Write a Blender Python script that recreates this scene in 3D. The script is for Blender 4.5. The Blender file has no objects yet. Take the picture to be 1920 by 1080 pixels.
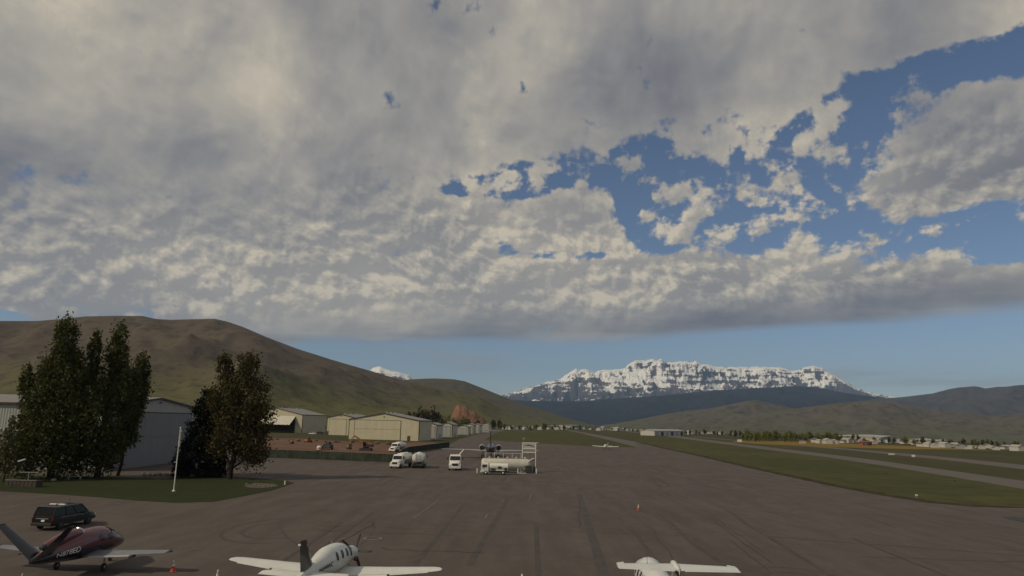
import bpy, bmesh, math, random
import numpy as np
from mathutils import Vector, Matrix, noise as mnoise
from mathutils.geometry import delaunay_2d_cdt

random.seed(11)
scene = bpy.context.scene
col = scene.collection

# ------------------------------------------------------------------ camera
CAM = Vector((0.0, 0.0, 10.3))
FPX = 1300.0                       # focal length in pixels of the 1920 wide photograph
PITCH = math.atan((788 - 540) / FPX)
ROLL = math.radians(1.2)
_r = Vector((1, 0, 0)); _u = Vector((0, -math.sin(PITCH), math.cos(PITCH)))
FWD = Vector((0, math.cos(PITCH), math.sin(PITCH)))
RIGHT = _r * math.cos(ROLL) + _u * math.sin(ROLL)
UP = _u * math.cos(ROLL) - _r * math.sin(ROLL)
cam_data = bpy.data.cameras.new('camera')
cam_data.sensor_width = 36.0
cam_data.lens = 36.0 * FPX / 1920.0
cam_data.clip_start = 0.2
cam_data.clip_end = 120000
cam = bpy.data.objects.new('camera', cam_data)
cam.matrix_world = Matrix(((RIGHT.x, UP.x, -FWD.x, CAM.x), (RIGHT.y, UP.y, -FWD.y, CAM.y),
                           (RIGHT.z, UP.z, -FWD.z, CAM.z), (0, 0, 0, 1)))
col.objects.link(cam)
scene.camera = cam

# ------------------------------------------------------------------ light and exposure
SUN_AZ = math.radians(117)         # degrees to the left of the view direction (+Y)
SUN_EL = math.radians(38)
SUN_STRENGTH = 2.6
SKY_STRENGTH = 0.065
TO_SUN = Vector((-math.sin(SUN_AZ) * math.cos(SUN_EL), math.cos(SUN_AZ) * math.cos(SUN_EL), math.sin(SUN_EL)))
scene.view_settings.view_transform = 'Standard'
scene.view_settings.look = 'None'
scene.view_settings.exposure = 0.0
scene.view_settings.gamma = 1.0
scene.render.engine = 'CYCLES'
scene.cycles.max_bounces = 5
scene.cycles.diffuse_bounces = 2
scene.cycles.glossy_bounces = 2
scene.cycles.transmission_bounces = 2
scene.cycles.transparent_max_bounces = 6
scene.cycles.volume_bounces = 0
scene.cycles.use_denoising = True
sun_data = bpy.data.lights.new('sun', 'SUN')
sun_data.energy = SUN_STRENGTH
sun_data.angle = math.radians(1.5)
sun_data.color = (1.0, 0.86, 0.62)
sun = bpy.data.objects.new('sun', sun_data)
sun.rotation_euler = TO_SUN.to_track_quat('Z', 'Y').to_euler()
sun.location = (-200, -100, 200)
col.objects.link(sun)

def pix_dir(px, py):
    return (FWD + RIGHT * ((px - 960) / FPX) + UP * ((540 - py) / FPX)).normalized()
def pix_ae(px, py):
    d = pix_dir(px, py)
    return math.atan2(d.x, d.y), math.asin(d.z)

# ------------------------------------------------------------------ small node language
class S:
    """a socket with arithmetic"""
    def __init__(self, tree, sock): self.t = tree; self.s = sock
    def _m(self, op, *o, clamp=False):
        n = self.t.nodes.new('ShaderNodeMath'); n.operation = op; n.use_clamp = clamp
        for i, a in enumerate((self,) + o):
            if isinstance(a, S): self.t.links.new(a.s, n.inputs[i])
            else: n.inputs[i].default_value = a
        return S(self.t, n.outputs[0])
    def __add__(a, b): return a._m('ADD', b)
    __radd__ = __add__
    def __sub__(a, b): return a._m('SUBTRACT', b)
    def __rsub__(a, b): return a._m('MULTIPLY', -1.0)._m('ADD', b)
    def __mul__(a, b): return a._m('MULTIPLY', b)
    __rmul__ = __mul__
    def __truediv__(a, b): return a._m('DIVIDE', b)
    def clamp(a): return a._m('ADD', 0.0, clamp=True)
    def pow(a, b): return a._m('POWER', b)
    def exp(a): return a._m('EXPONENT')
    def max(a, b): return a._m('MAXIMUM', b)
    def min(a, b): return a._m('MINIMUM', b)
    def abs(a): return a._m('ABSOLUTE')
    def step(a, lo, hi):
        n = a.t.nodes.new('ShaderNodeMapRange'); n.interpolation_type = 'SMOOTHSTEP'
        a.t.links.new(a.s, n.inputs[0])
        for i, v in ((1, lo), (2, hi)):
            if isinstance(v, S): a.t.links.new(v.s, n.inputs[i])
            else: n.inputs[i].default_value = v
        return S(a.t, n.outputs[0])
def vec(t, x, y, z=0.0):
    n = t.nodes.new('ShaderNodeCombineXYZ')
    for i, a in enumerate((x, y, z)):
        if isinstance(a, S): t.links.new(a.s, n.inputs[i])
        else: n.inputs[i].default_value = a
    return S(t, n.outputs[0])
def split(v):
    n = v.t.nodes.new('ShaderNodeSeparateXYZ'); v.t.links.new(v.s, n.inputs[0])
    return [S(v.t, n.outputs[i]) for i in range(3)]
def vmath(op, a, b):
    n = a.t.nodes.new('ShaderNodeVectorMath'); n.operation = op
    for i, q in enumerate((a, b)):
        if isinstance(q, S): a.t.links.new(q.s, n.inputs[i])
        else: n.inputs[i].default_value = q
    return S(a.t, n.outputs['Value' if op in ('DOT_PRODUCT', 'LENGTH') else 'Vector'])
def noise_tex(v, scale, detail=5, rough=0.55, dist=0.0, out=0, kind='FBM', lac=2.0, dim='3D'):
    n = v.t.nodes.new('ShaderNodeTexNoise'); n.noise_type = kind; n.noise_dimensions = dim
    v.t.links.new(v.s, n.inputs['Vector'])
    n.inputs['Scale'].default_value = scale; n.inputs['Detail'].default_value = detail
    n.inputs['Roughness'].default_value = rough; n.inputs['Distortion'].default_value = dist
    n.inputs['Lacunarity'].default_value = lac
    return S(v.t, n.outputs[out])
def voronoi_tex(v, scale, detail=2, rough=0.5, smooth=0.6):
    n = v.t.nodes.new('ShaderNodeTexVoronoi'); n.feature = 'F1'; n.voronoi_dimensions = '2D'; n.normalize = True
    v.t.links.new(v.s, n.inputs['Vector'])
    n.inputs['Scale'].default_value = scale; n.inputs['Detail'].default_value = detail
    n.inputs['Roughness'].default_value = rough
    return S(v.t, n.outputs['Distance'])
def mixc(f, a, b):
    t = (f if isinstance(f, S) else a if isinstance(a, S) else b).t
    n = t.nodes.new('ShaderNodeMix'); n.data_type = 'RGBA'
    for i, q in ((0, f), (6, a), (7, b)):
        if isinstance(q, S): t.links.new(q.s, n.inputs[i])
        elif i: n.inputs[i].default_value = (*q, 1.0)
        else: n.inputs[i].default_value = q
    return S(t, n.outputs[2])

# ------------------------------------------------------------------ sky: Nishita air with a broken stratocumulus deck
world = bpy.data.worlds.new('World')
scene.world = world
world.use_nodes = True
wt = world.node_tree
wt.nodes.clear()
tc = wt.nodes.new('ShaderNodeTexCoord')
D = S(wt, tc.outputs['Generated'])
dx, dy, dz = split(D)
az = dx._m('ARCTAN2', dy)
el = dz._m('ARCSINE')
sky = wt.nodes.new('ShaderNodeTexSky')
sky.sky_type = 'NISHITA'; sky.sun_disc = False
sky.sun_elevation = SUN_EL
sky.sun_rotation = -SUN_AZ
sky.altitude = 1700; sky.air_density = 1.0; sky.dust_density = 0.6; sky.ozone_density = 1.6
air = vmath('SCALE', S(wt, sky.outputs[0]), (0, 0, 0))
air.s.node.inputs['Scale'].default_value = SKY_STRENGTH

# cloud cover by direction: broken towards the south-west, closed elsewhere
holes = [(890, 352, 70, 20, -1.0), (1000, 335, 80, 34, -1.05), (1110, 325, 60, 26, -.75), (1215, 300, 60, 26, -.8), (1235, 385, 60, 40, -.7), (1030, 478, 60, 14, -.6), (1240, 455, 60, 18, -.5), (1300, 345, 170, 66, -1.15), (1480, 300, 160, 64, -1.15),
         (1620, 215, 75, 42, -.8), (1750, 140, 110, 34, -.95), (1900, 92, 60, 30, -.9), (1640, 435, 180, 44, -1.0),
         (1880, 455, 110, 45, -1.0), (1190, 395, 60, 40, -.5), (1360, 430, 140, 34, -.8), (1220, 330, 40, 40, -.4),
         (960, 455, 40, 22, -.6), (1120, 478, 60, 10, -.45), (1860, 392, 50, 20, -.4),
         (268, 90, 50, 20, -.55), (733, 188, 22, 26, -.5), (980, 160, 30, 18, -.5), (312, 372, 32, 14, -.5),
         (870, 10, 46, 20, -.55), (1170, 285, 26, 14, -.35), (1565, 182, 20, 8, -.3),
         (10, 590, 30, 10, -.8), (1720, 320, 200, 30, -.3)]
puffs = [(1790, 330, 110, 50, 1.0), (1710, 395, 80, 22, .7), (1890, 235, 110, 60, 1.05), (1480, 350, 42, 16, .75),
         (1420, 378, 26, 10, .45), (1785, 466, 40, 12, .75), (1140, 365, 34, 36, .7), (1050, 350, 28, 30, .5), (1080, 430, 90, 36, .55),
         (1230, 415, 30, 14, .5), (1560, 310, 26, 14, .45), (1610, 345, 34, 12, .4), (1440, 430, 26, 12, .45),
         (1700, 545, 300, 36, .5), (1300, 510, 160, 30, .4), (935, 355, 20, 14, .4), (1650, 455, 26, 8, .4), (1890, 412, 24, 8, .4)]
cover = None
ae = vec(wt, az, el)
for (px, py, sx, sy, w) in holes + puffs:
    a0, e0 = pix_ae(px, py)
    k = math.cos(e0)
    q = vmath('MULTIPLY', vmath('SUBTRACT', ae, (a0, e0, 0)), (FPX * 1.0 * k / sx, FPX * 0.93 / sy, 0))
    g = (vmath('DOT_PRODUCT', q, q) * -1.0).exp() * (w * 1.12 if w < 0 else w * 0.8)
    cover = g if cover is None else cover + g
cover = cover.max(-0.75) + 0.86
# far lower edge of the deck
lo_noise = noise_tex(vec(wt, az * 2.2, el * 9.0, 3.1), 1.0, 3, 0.5, dim='2D')
a1, e1 = pix_ae(760, 648); a2, e2 = pix_ae(1700, 598)
slope = (e2 - e1) / (a2 - a1)
edge = ((az - a1).max(-0.05).min(0.9)) * slope + e1 - ((az - a1) * -1.0).step(0.10, 0.30) * 0.045 + (lo_noise - 0.5) * 0.035
rise = el - edge                                       # radians above the deck's far edge
lowcut = rise.step(-0.004, 0.016)

def puff_coords(off=(0, 0)):
    return vec(wt, az * 1.65 + off[0], (el + el * el * -0.35) * 2.5 + off[1], 0.0)
warp_v = noise_tex(puff_coords(), 3.0, 2, 0.5, out=1, dim='2D')
def density(off):
    p = puff_coords(off)
    w = vmath('SUBTRACT', warp_v, (0.5, 0.5, 0.5))
    w.s.node  # keep
    ws = vmath('SCALE', w, (0, 0, 0)); ws.s.node.inputs['Scale'].default_value = 0.07
    p = vmath('ADD', p, ws)
    n1 = noise_tex(p, 5.4, 7, 0.62, dim='2D')
    v1 = voronoi_tex(p, 11.0, 3, 0.58)
    return n1 * 0.66 + (0.42 - v1) * 0.50 + 0.15
d0 = density((0, 0))
d1 = density((-0.010, 0.020))          # towards the light
big = noise_tex(vmath('ADD', puff_coords((7.3, 2.1)), vmath('MULTIPLY', warp_v, (0.10, 0.10, 0.0))), 2.1, 4, 0.52, dim='2D')

small = noise_tex(puff_coords((3.7, 8.8)), 13.0, 4, 0.6, dim='2D')
body = cover + (d0 - 0.48) * 2.9 + (big - 0.5) * 0.6 + (small - 0.5) * 2.1 * (1.0 - cover.step(0.1, 0.8))
alpha = body.step(0.26, 0.66) * lowcut
thick = body.step(0.42, 1.25)
band = rise.step(0.02, 0.07) * (1.0 - rise.step(0.12, 0.26))      # the far cumulus seen from the side
near = rise.step(0.14, 0.34)                                        # overhead the deck is seen from below: soft
relief = ((d0 - d1) * (band * 2.2 + 1.5 - near * 0.95)).max(-0.15)
# smooth streaks on the foreshortened underside near the far edge
zs = dz.max(0.0) + 0.035
streak = noise_tex(vec(wt, dx / zs * 0.55, dy / zs, 0.0), 0.9, 4, 0.55, dim='2D')
under = 1.0 - rise.step(0.012, (az - a1).step(0.0, 0.35) * -0.030 + 0.085)
lightness = 0.52 + relief * (1.0 - under * 0.72) + (big - 0.5) * (1.5 - band * 0.7 + near * 0.35) + (d0 - 0.48) * (0.25 + band * 0.5)
lightness = lightness + band * 0.15
lightness = lightness - under * 0.17 + under * (streak - 0.5) * 0.9
lightness = lightness - (thick * 0.10) + (1.0 - thick) * 0.06
lightness = lightness.clamp()
ramp = wt.nodes.new('ShaderNodeValToRGB')
wt.links.new(lightness.s, ramp.inputs[0])
cr = ramp.color_ramp
cr.elements[0].position = 0.0; cr.elements[0].color = (0.150, 0.155, 0.178, 1)
cr.elements[1].position = 1.0; cr.elements[1].color = (0.60, 0.53, 0.415, 1)
for p, c in ((0.30, (0.235, 0.231, 0.235)), (0.55, (0.328, 0.311, 0.286)), (0.78, (0.445, 0.406, 0.340))):
    e = cr.elements.new(p); e.color = (*c, 1)
clouds = S(wt, ramp.outputs[0])
# thin far wisps below the deck
wz = noise_tex(vec(wt, az * 3.0, el * 30.0, 1.7), 1.0, 4, 0.6, dim='2D')
wisp = wz.step(0.50, 0.78) * (1.0 - rise.step(-0.02, 0.01)) * el.step(0.02, 0.05) * 0.5
base = mixc(wisp, air, (0.30, 0.29, 0.27))
final = mixc(alpha, base, clouds)
bg = wt.nodes.new('ShaderNodeBackground')
wt.links.new(final.s, bg.inputs['Color'])
bg.inputs['Strength'].default_value = 1.0
wo = wt.nodes.new('ShaderNodeOutputWorld')
wt.links.new(bg.outputs[0], wo.inputs['Surface'])
world.cycles.sampling_method = 'MANUAL'
world.cycles.sample_map_resolution = 512

# ------------------------------------------------------------------ materials
MATS = {}
def new_mat(name):
    m = bpy.data.materials.new(name); m.use_nodes = True
    t = m.node_tree
    b = t.nodes['Principled BSDF']
    MATS[name] = m
    return m, t, b
def coords(t, kind='Object'):
    n = t.nodes.new('ShaderNodeTexCoord')
    return S(t, n.outputs[kind])
def world_pos(t):
    n = t.nodes.new('ShaderNodeNewGeometry')
    return S(t, n.outputs['Position'])
def bump(t, b, h, strength, dist):
    n = t.nodes.new('ShaderNodeBump'); n.inputs['Strength'].default_value = strength; n.inputs['Distance'].default_value = dist
    t.links.new(h.s, n.inputs['Height']); t.links.new(n.outputs[0], b.inputs['Normal'])
def paint(name, c, rough=0.45, metal=0.0, var=0.12, scale=1.3, coat=0.0, spec=0.5):
    """painted or plain surface with faint grime and uneven gloss"""
    m, t, b = new_mat(name)
    p = coords(t)
    n = noise_tex(p, scale, 5, 0.6)
    g = noise_tex(p, scale * 7, 3, 0.6)
    f = (n * 0.7 + g * 0.3).step(0.30, 0.72)
    dark = tuple(x * (1 - var * 1.6) for x in c); lite = tuple(min(1, x * (1 + var * .5)) for x in c)
    t.links.new(mixc(f, dark, lite).s, b.inputs['Base Color'])
    t.links.new((g * 0.25 + (rough - 0.12)).s, b.inputs['Roughness'])
    b.inputs['Metallic'].default_value = metal
    b.inputs['Coat Weight'].default_value = coat
    b.inputs['Specular IOR Level'].default_value = spec
    return m
def glass(name, c=(0.012, 0.014, 0.017)):
    m, t, b = new_mat(name)
    n = noise_tex(coords(t), 2.0, 3, 0.5)
    t.links.new(mixc(n, c, tuple(x * 1.6 for x in c)).s, b.inputs['Base Color'])
    b.inputs['Roughness'].default_value = 0.06
    b.inputs['Specular IOR Level'].default_value = 0.6
    return m

# ------------------------------------------------------------------ mesh helpers
class MB:
    def __init__(self): self.v = []; self.f = []
    def add(self, vs, fs):
        o = len(self.v); self.v += [tuple(p) for p in vs]; self.f += [tuple(i + o for i in f) for f in fs]
        return self
    def box(self, c, s, rz=0.0, rx=0.0, ry=0.0, top=(1, 1), shift=(0, 0)):
        hx, hy, hz = s[0] / 2, s[1] / 2, s[2] / 2
        R = Matrix.Rotation(rz, 3, 'Z') @ Matrix.Rotation(rx, 3, 'X') @ Matrix.Rotation(ry, 3, 'Y')
        vs = []
        for z in (-1, 1):
            kx, ky = top if z > 0 else (1, 1)
            sx, sy = shift if z > 0 else (0, 0)
            for x, y in ((-1, -1), (1, -1), (1, 1), (-1, 1)):
                vs.append(Vector(c) + R @ Vector((x * hx * kx + sx, y * hy * ky + sy, z * hz)))
        return self.add(vs, [(0, 3, 2, 1), (4, 5, 6, 7), (0, 1, 5, 4), (1, 2, 6, 5), (2, 3, 7, 6), (3, 0, 4, 7)])
    def loft(self, rings, cap=True, closed=True):
        n = len(rings[0]); vs = [p for r in rings for p in r]; fs = []
        for i in range(len(rings) - 1):
            for j in range(n if closed else n - 1):
                k = (j + 1) % n
                fs.append((i * n + j, i * n + k, (i + 1) * n + k, (i + 1) * n + j))
        if cap:
            fs.append(tuple(range(n))[::-1]); fs.append(tuple((len(rings) - 1) * n + j for j in range(n)))
        return self.add(vs, fs)
    def tube(self, p0, p1, r0, r1=None, n=10, cap=True):
        r1 = r0 if r1 is None else r1
        p0, p1 = Vector(p0), Vector(p1); d = (p1 - p0).normalized()
        a = d.orthogonal().normalized(); b = d.cross(a)
        rings = [[p + (a * math.cos(2 * math.pi * j / n) + b * math.sin(2 * math.pi * j / n)) * r for j in range(n)] for p, r in ((p0, r0), (p1, r1))]
        return self.loft(rings, cap)
    def path(self, pts, r, n=8):
        for a, b in zip(pts[:-1], pts[1:]): self.tube(a, b, r, r, n)
        return self
    def lathe(self, c, axis, prof, n=20):
        """prof: list of (distance along axis, radius)"""
        c = Vector(c); d = Vector(axis).normalized(); a = d.orthogonal().normalized(); b = d.cross(a)
        rings = [[c + d * t + (a * math.cos(2 * math.pi * j / n) + b * math.sin(2 * math.pi * j / n)) * max(r, 1e-3) for j in range(n)] for t, r in prof]
        return self.loft(rings, True)
    def prism(self, pts, axis, a, b):
        """extrude a 2D outline along axis 'X','Y' or 'Z' from a to b"""
        def P(u, v, w): return {'X': (w, u, v), 'Y': (u, w, v), 'Z': (u, v, w)}[axis]
        return self.loft([[Vector(P(u, v, a)) for u, v in pts], [Vector(P(u, v, b)) for u, v in pts]])
    def build(self, name, mat, parent=None, smooth=False, bevel=0.0, loc=None):
        me = bpy.data.meshes.new(name)
        me.from_pydata(self.v, [], self.f); me.update()
        bm = bmesh.new(); bm.from_mesh(me)
        bmesh.ops.recalc_face_normals(bm, faces=bm.faces)
        if bevel > 0:
            es = [e for e in bm.edges if len(e.link_faces) == 2 and e.calc_face_angle(0) > 0.6]
            bmesh.ops.bevel(bm, geom=es, offset=bevel, segments=2, affect='EDGES', profile=0.6, clamp_overlap=True)
        bm.to_mesh(me); bm.free()
        if smooth: shade(me)
        return obj(name, me, mat, parent, loc)
def shade(me, ang=0.6):
    me.polygons.foreach_set('use_smooth', [True] * len(me.polygons))
    bm = bmesh.new(); bm.from_mesh(me)
    for e in bm.edges:
        e.smooth = not (len(e.link_faces) == 2 and e.calc_face_angle(0) > ang)
    bm.to_mesh(me); bm.free()
def obj(name, me, mat, parent=None, loc=None):
    o = bpy.data.objects.new(name, me)
    if mat is not None:
        me.materials.append(MATS[mat] if isinstance(mat, str) else mat)
    col.objects.link(o)
    if loc is not None: o.location = loc
    if parent is not None: o.parent = parent
    return o
def thing(name, label, cat, loc=(0, 0, 0), rz=0.0, group=None):
    o = bpy.data.objects.new(name, None); o.empty_display_size = 0.5
    col.objects.link(o); o.location = loc; o.rotation_euler = (0, 0, rz)
    return tag(o, label, cat, group)
def tag(o, label, cat, group=None):
    o['label'] = label; o['category'] = cat
    if group: o['group'] = group
    return o
def struct(o, label=None):
    o['kind'] = 'structure'
    if label: o['label'] = label
    return o
def dup(root, loc, rz, label=None, scale=None):
    r = root.copy(); col.objects.link(r); r.location = loc; r.rotation_euler = (0, 0, rz)
    if scale: r.scale = scale
    if label: r['label'] = label
    for ch in list(root.children):
        c = ch.copy(); col.objects.link(c); c.parent = r
        for g in list(ch.children):
            d = g.copy(); col.objects.link(d); d.parent = c
    return r

# ------------------------------------------------------------------ ground heights: piecewise planar, creases on fixed lines
YC = [(250, -.004), (800, -.003), (3600, .007)]
XC = [(250, -.012), (700, -.016), (2400, .028)]
XN = [(-250, .010), (-900, -.010)]            # the valley floor climbs a little towards the left hill
def gz(x, y):
    z = 0.0
    for c, s in YC: z += s * max(0.0, y - c)
    for c, s in XC: z += s * max(0.0, x - c)
    z += .010 * (max(0.0, -x - 250) - max(0.0, -x - 900))
    return z
def at(px, py, z=0.0):
    """where the line of sight through a pixel meets the ground (plus z)"""
    d = FWD + RIGHT * ((px - 960) / FPX) + UP * ((540 - py) / FPX)
    t0, t = 0.0, 1.0
    f = lambda t: CAM.z + d.z * t - gz(d.x * t, d.y * t) - z
    while f(t) > 0 and t < 40000: t0 = t; t *= 1.05
    for _ in range(50):
        m = (t0 + t) / 2
        if f(m) > 0: t0 = m
        else: t = m
    return Vector((d.x * t, d.y * t, gz(d.x * t, d.y * t) + z))
def ray_y(px, py, Y):
    d = FWD + RIGHT * ((px - 960) / FPX) + UP * ((540 - py) / FPX)
    return CAM + d * (Y / d.y)
def to_px(p):
    q = Vector(p) - CAM; w = q.dot(FWD)
    return 960 + FPX * q.dot(RIGHT) / w, 540 - FPX * q.dot(UP) / w

def drape(name, pts, mat, dz, parent=None):
    """flat sheet with the given outline lying dz above the ground, folded on the ground's creases"""
    bm = bmesh.new()
    n = len(pts)
    r = delaunay_2d_cdt([Vector((p[0], p[1])) for p in pts], [(i, (i + 1) % n) for i in range(n)], [list(range(n))], 1, 1e-4)
    vs = [bm.verts.new((p[0], p[1], 0)) for p in r[0]]
    for f in r[2]: bm.faces.new([vs[i] for i in f])
    for c, _ in YC: bmesh.ops.bisect_plane(bm, geom=bm.verts[:] + bm.edges[:] + bm.faces[:], plane_co=(0, c, 0), plane_no=(0, 1, 0))
    for c, _ in XC + XN: bmesh.ops.bisect_plane(bm, geom=bm.verts[:] + bm.edges[:] + bm.faces[:], plane_co=(c, 0, 0), plane_no=(1, 0, 0))
    for v in bm.verts: v.co.z = gz(v.co.x, v.co.y) + dz
    for f in bm.faces: f.normal_update()
    bmesh.ops.reverse_faces(bm, faces=[f for f in bm.faces if f.normal.z < 0])
    me = bpy.data.meshes.new(name); bm.to_mesh(me); bm.free()
    return obj(name, me, mat, parent)
def strip(name, pts, w, mat, dz, parent=None):
    """a line of width w along ground points"""
    P = [Vector((p[0], p[1])) for p in pts]
    L, R_ = [], []
    for i, p in enumerate(P):
        d = (P[min(i + 1, len(P) - 1)] - P[max(i - 1, 0)]).normalized(); n = Vector((-d.y, d.x)) * (w / 2)
        L.append(p + n); R_.append(p - n)
    m = MB()
    vs = [(q.x, q.y, gz(q.x, q.y) + dz) for q in L + R_]; k = len(P)
    m.add(vs, [(i, i + 1, k + i + 1, k + i) for i in range(k - 1)])
    o = m.build(name, mat, parent)
    if o.data.polygons[0].normal.z < 0: o.data.flip_normals()
    return o
def pix(*pp): return [at(x, y) for x, y in pp]

# --- ground materials
def ground_mat(name, c1, c2, c3, s1=0.02, s2=0.25, s3=3.0, rough=0.95, bmp=0.25, aniso=(1, 1)):
    m, t, b = new_mat(name)
    p = world_pos(t)
    p = vmath('MULTIPLY', p, (aniso[0], aniso[1], 0.2))
    a = noise_tex(p, s1, 5, 0.6).step(0.35, 0.65)
    d = noise_tex(p, s2, 4, 0.6).step(0.35, 0.68)
    e = noise_tex(p, s3, 3, 0.65)
    cc = mixc(d * 0.6 + e * 0.4 - 0.05, mixc(a, c1, c2), c3)
    t.links.new(cc.s, b.inputs['Base Color'])
    b.inputs['Roughness'].default_value = rough
    b.inputs['Specular IOR Level'].default_value = 0.12
    bump(t, b, e, bmp, 0.08)
    return m
ground_mat('dry_grass', (0.052, 0.051, 0.021), (0.072, 0.066, 0.030), (0.041, 0.040, 0.018), s1=0.012, s2=0.11, s3=1.4, aniso=(1, 0.35))
ground_mat('lush_grass', (0.055, 0.059, 0.019), (0.086, 0.082, 0.027), (0.036, 0.038, 0.014), s1=0.03, s2=0.22, s3=2.2, aniso=(1, .6))
ground_mat('lawn', (0.026, 0.034, 0.012), (0.034, 0.041, 0.014), (0.020, 0.025, 0.009), s1=0.06, s2=0.6, s3=4)
ground_mat('red_dirt', (0.130, 0.075, 0.052), (0.185, 0.115, 0.083), (0.090, 0.054, 0.040), s1=0.05, s2=0.4, s3=2.5, bmp=0.5, aniso=(.5, 1.6))
ground_mat('gravel', (0.10, 0.085, 0.07), (0.14, 0.12, 0.10), (0.06, 0.05, 0.043), s1=.2, s2=2, s3=9, bmp=0.6)
ground_mat('orange_field', (0.24, 0.135, 0.018), (0.19, 0.125, 0.026), (0.11, 0.095, 0.03), s1=0.01, s2=0.06, s3=.8, aniso=(.3, 1))
ground_mat('taxi_asphalt', (0.115, 0.104, 0.100), (0.135, 0.122, 0.115), (0.100, 0.091, 0.086), s1=0.05, s2=0.4, s3=5, bmp=0.1, rough=0.9)

def apron_mat():
    m, t, b = new_mat('apron_asphalt')
    p = world_pos(t)
    x, y, z = split(p)
    long_ = vec(t, x * 0.55, y * 0.05, 0.0)                      # paving lanes run away from the camera
    lanes = noise_tex(long_, 1.0, 4, 0.6).step(0.32, 0.70)
    blot = noise_tex(p, 0.045, 5, 0.62).step(0.34, 0.68)
    mid = noise_tex(vec(t, x, y * 0.45, 0.0), 0.35, 5, 0.65, dist=0.6).step(0.35, 0.70)
    fine = noise_tex(p, 9.0, 3, 0.7)
    cross = noise_tex(vec(t, x * 0.03, y * 0.55, 5.0), 1.0, 3, 0.55).step(0.40, 0.70)
    c = mixc(lanes, (0.074, 0.059, 0.053), (0.098, 0.080, 0.072))
    c = mixc(blot * 0.45, c, (0.105, 0.091, 0.083))
    c = mixc(mid * 0.35, c, (0.062, 0.052, 0.047))
    c = mixc(cross * 0.12, c, (0.064, 0.056, 0.051))
    oil = noise_tex(p, 0.9, 4, 0.7).step(0.66, 0.76)
    c = mixc(oil * 0.35, c, (0.040, 0.036, 0.034))
    vs = t.nodes.new('ShaderNodeVectorMath'); vs.operation = 'SCALE'
    t.links.new(c.s, vs.inputs[0]); t.links.new((fine * 0.5 + 0.75).s, vs.inputs['Scale'])
    t.links.new(vs.outputs[0], b.inputs['Base Color'])
    t.links.new((mid * 0.12 + 0.78).s, b.inputs['Roughness'])
    b.inputs['Specular IOR Level'].default_value = 0.2
    bump(t, b, fine + mid * 0.6, 0.12, 0.03)
apron_mat()
paint('tar', (0.040, 0.036, 0.033), rough=0.75, var=0.35, scale=.6)
paint('tyre_mark', (0.056, 0.048, 0.043), rough=0.85, var=0.25, scale=.5)
paint('faded_white_line', (0.150, 0.138, 0.125), rough=0.8, var=0.35, scale=.8)
paint('white_line', (0.32, 0.30, 0.28), rough=0.8, var=0.3, scale=.5)
paint('faded_yellow_line', (0.105, 0.086, 0.050), rough=0.8, var=0.35, scale=.8)
paint('oil', (0.030, 0.026, 0.025), rough=0.6, var=0.3, scale=2)

# --- the ground sheet
def make_ground():
    xs = sorted(set([-9000, -5000, -3000, -1800, -1200, -900, -600, -250, -120, -60, 0, 60, 120, 250, 450, 700, 1100, 1700, 2400, 4000, 7000, 12000, 20000]))
    ys = sorted(set([-400, -100, 0, 60, 150, 250, 400, 600, 800, 1200, 1800, 2600, 3600, 6000, 10000, 16000, 26000]))
    vs = [(x, y, gz(x, y)) for y in ys for x in xs]; n = len(xs)
    fs = [(j * n + i, j * n + i + 1, (j + 1) * n + i + 1, (j + 1) * n + i) for j in range(len(ys) - 1) for i in range(n - 1)]
    m = MB(); m.add(vs, fs)
    o = m.build('ground', 'dry_grass')
    if o.data.polygons[0].normal.z < 0: o.data.flip_normals()
    return struct(o)
make_ground()

AX = Vector((math.sin(math.radians(5.5)), math.cos(math.radians(5.5)), 0))   # the direction the runway runs
# --- apron
apron_pts = pix((2150, 985), (1920, 952), (1830, 950), (1740, 942), (1640, 926), (1560, 911), (1400, 876), (1320, 857), (1250, 842), (1190, 828),
                (1075, 808), (1066, 808), (1100, 815), (1150, 827), (1196, 839), (1130, 838), (1005, 831), (930, 826), (905, 826),
                (925, 814), (955, 804), (935, 803), (900, 812), (860, 824), (843, 834), (842, 840),
                (764, 850), (742, 867), (495, 858), (440, 850), (0, 846), (-420, 846))
apron_pts += [Vector((-190, 60, 0)), Vector((-95, 2, 0)), Vector((-95, -60, 0)), Vector((110, -60, 0)), Vector((110, 40, 0))]
apron = struct(drape('apron', apron_pts, 'apron_asphalt', 0.004))
# the lawn island at the left, a kerb-high bank of turf
lawn_pts = pix((-420, 905), (0, 921), (90, 926), (180, 932), (260, 939), (330, 943), (400, 941), (460, 930), (510, 920), (552, 906), (540, 902), (470, 896), (390, 893), (330, 897), (260, 896), (150, 893), (-420, 885))
lawn = struct(drape('lawn', lawn_pts, 'lawn', 0.03))
for k, pts in enumerate((((268, 892), (300, 888), (326, 893), (322, 898), (296, 899), (272, 896)), ((456, 911), (480, 906), (515, 908), (522, 912), (490, 916), (466, 915)))):
    struct(drape('gravel_bed', pix(*pts), 'gravel', 0.045))
# dirt of the building site
dirt = struct(drape('dirt_yard', pix((470, 822), (560, 822), (700, 831), (800, 829), (838, 832), (838, 838), (762, 849), (740, 863), (495, 854), (470, 853)), 'red_dirt', 0.012))
struct(drape('dirt_track', pix((690, 859), (742, 861), (760, 848), (722, 852)), 'gravel', 0.016))
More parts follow.
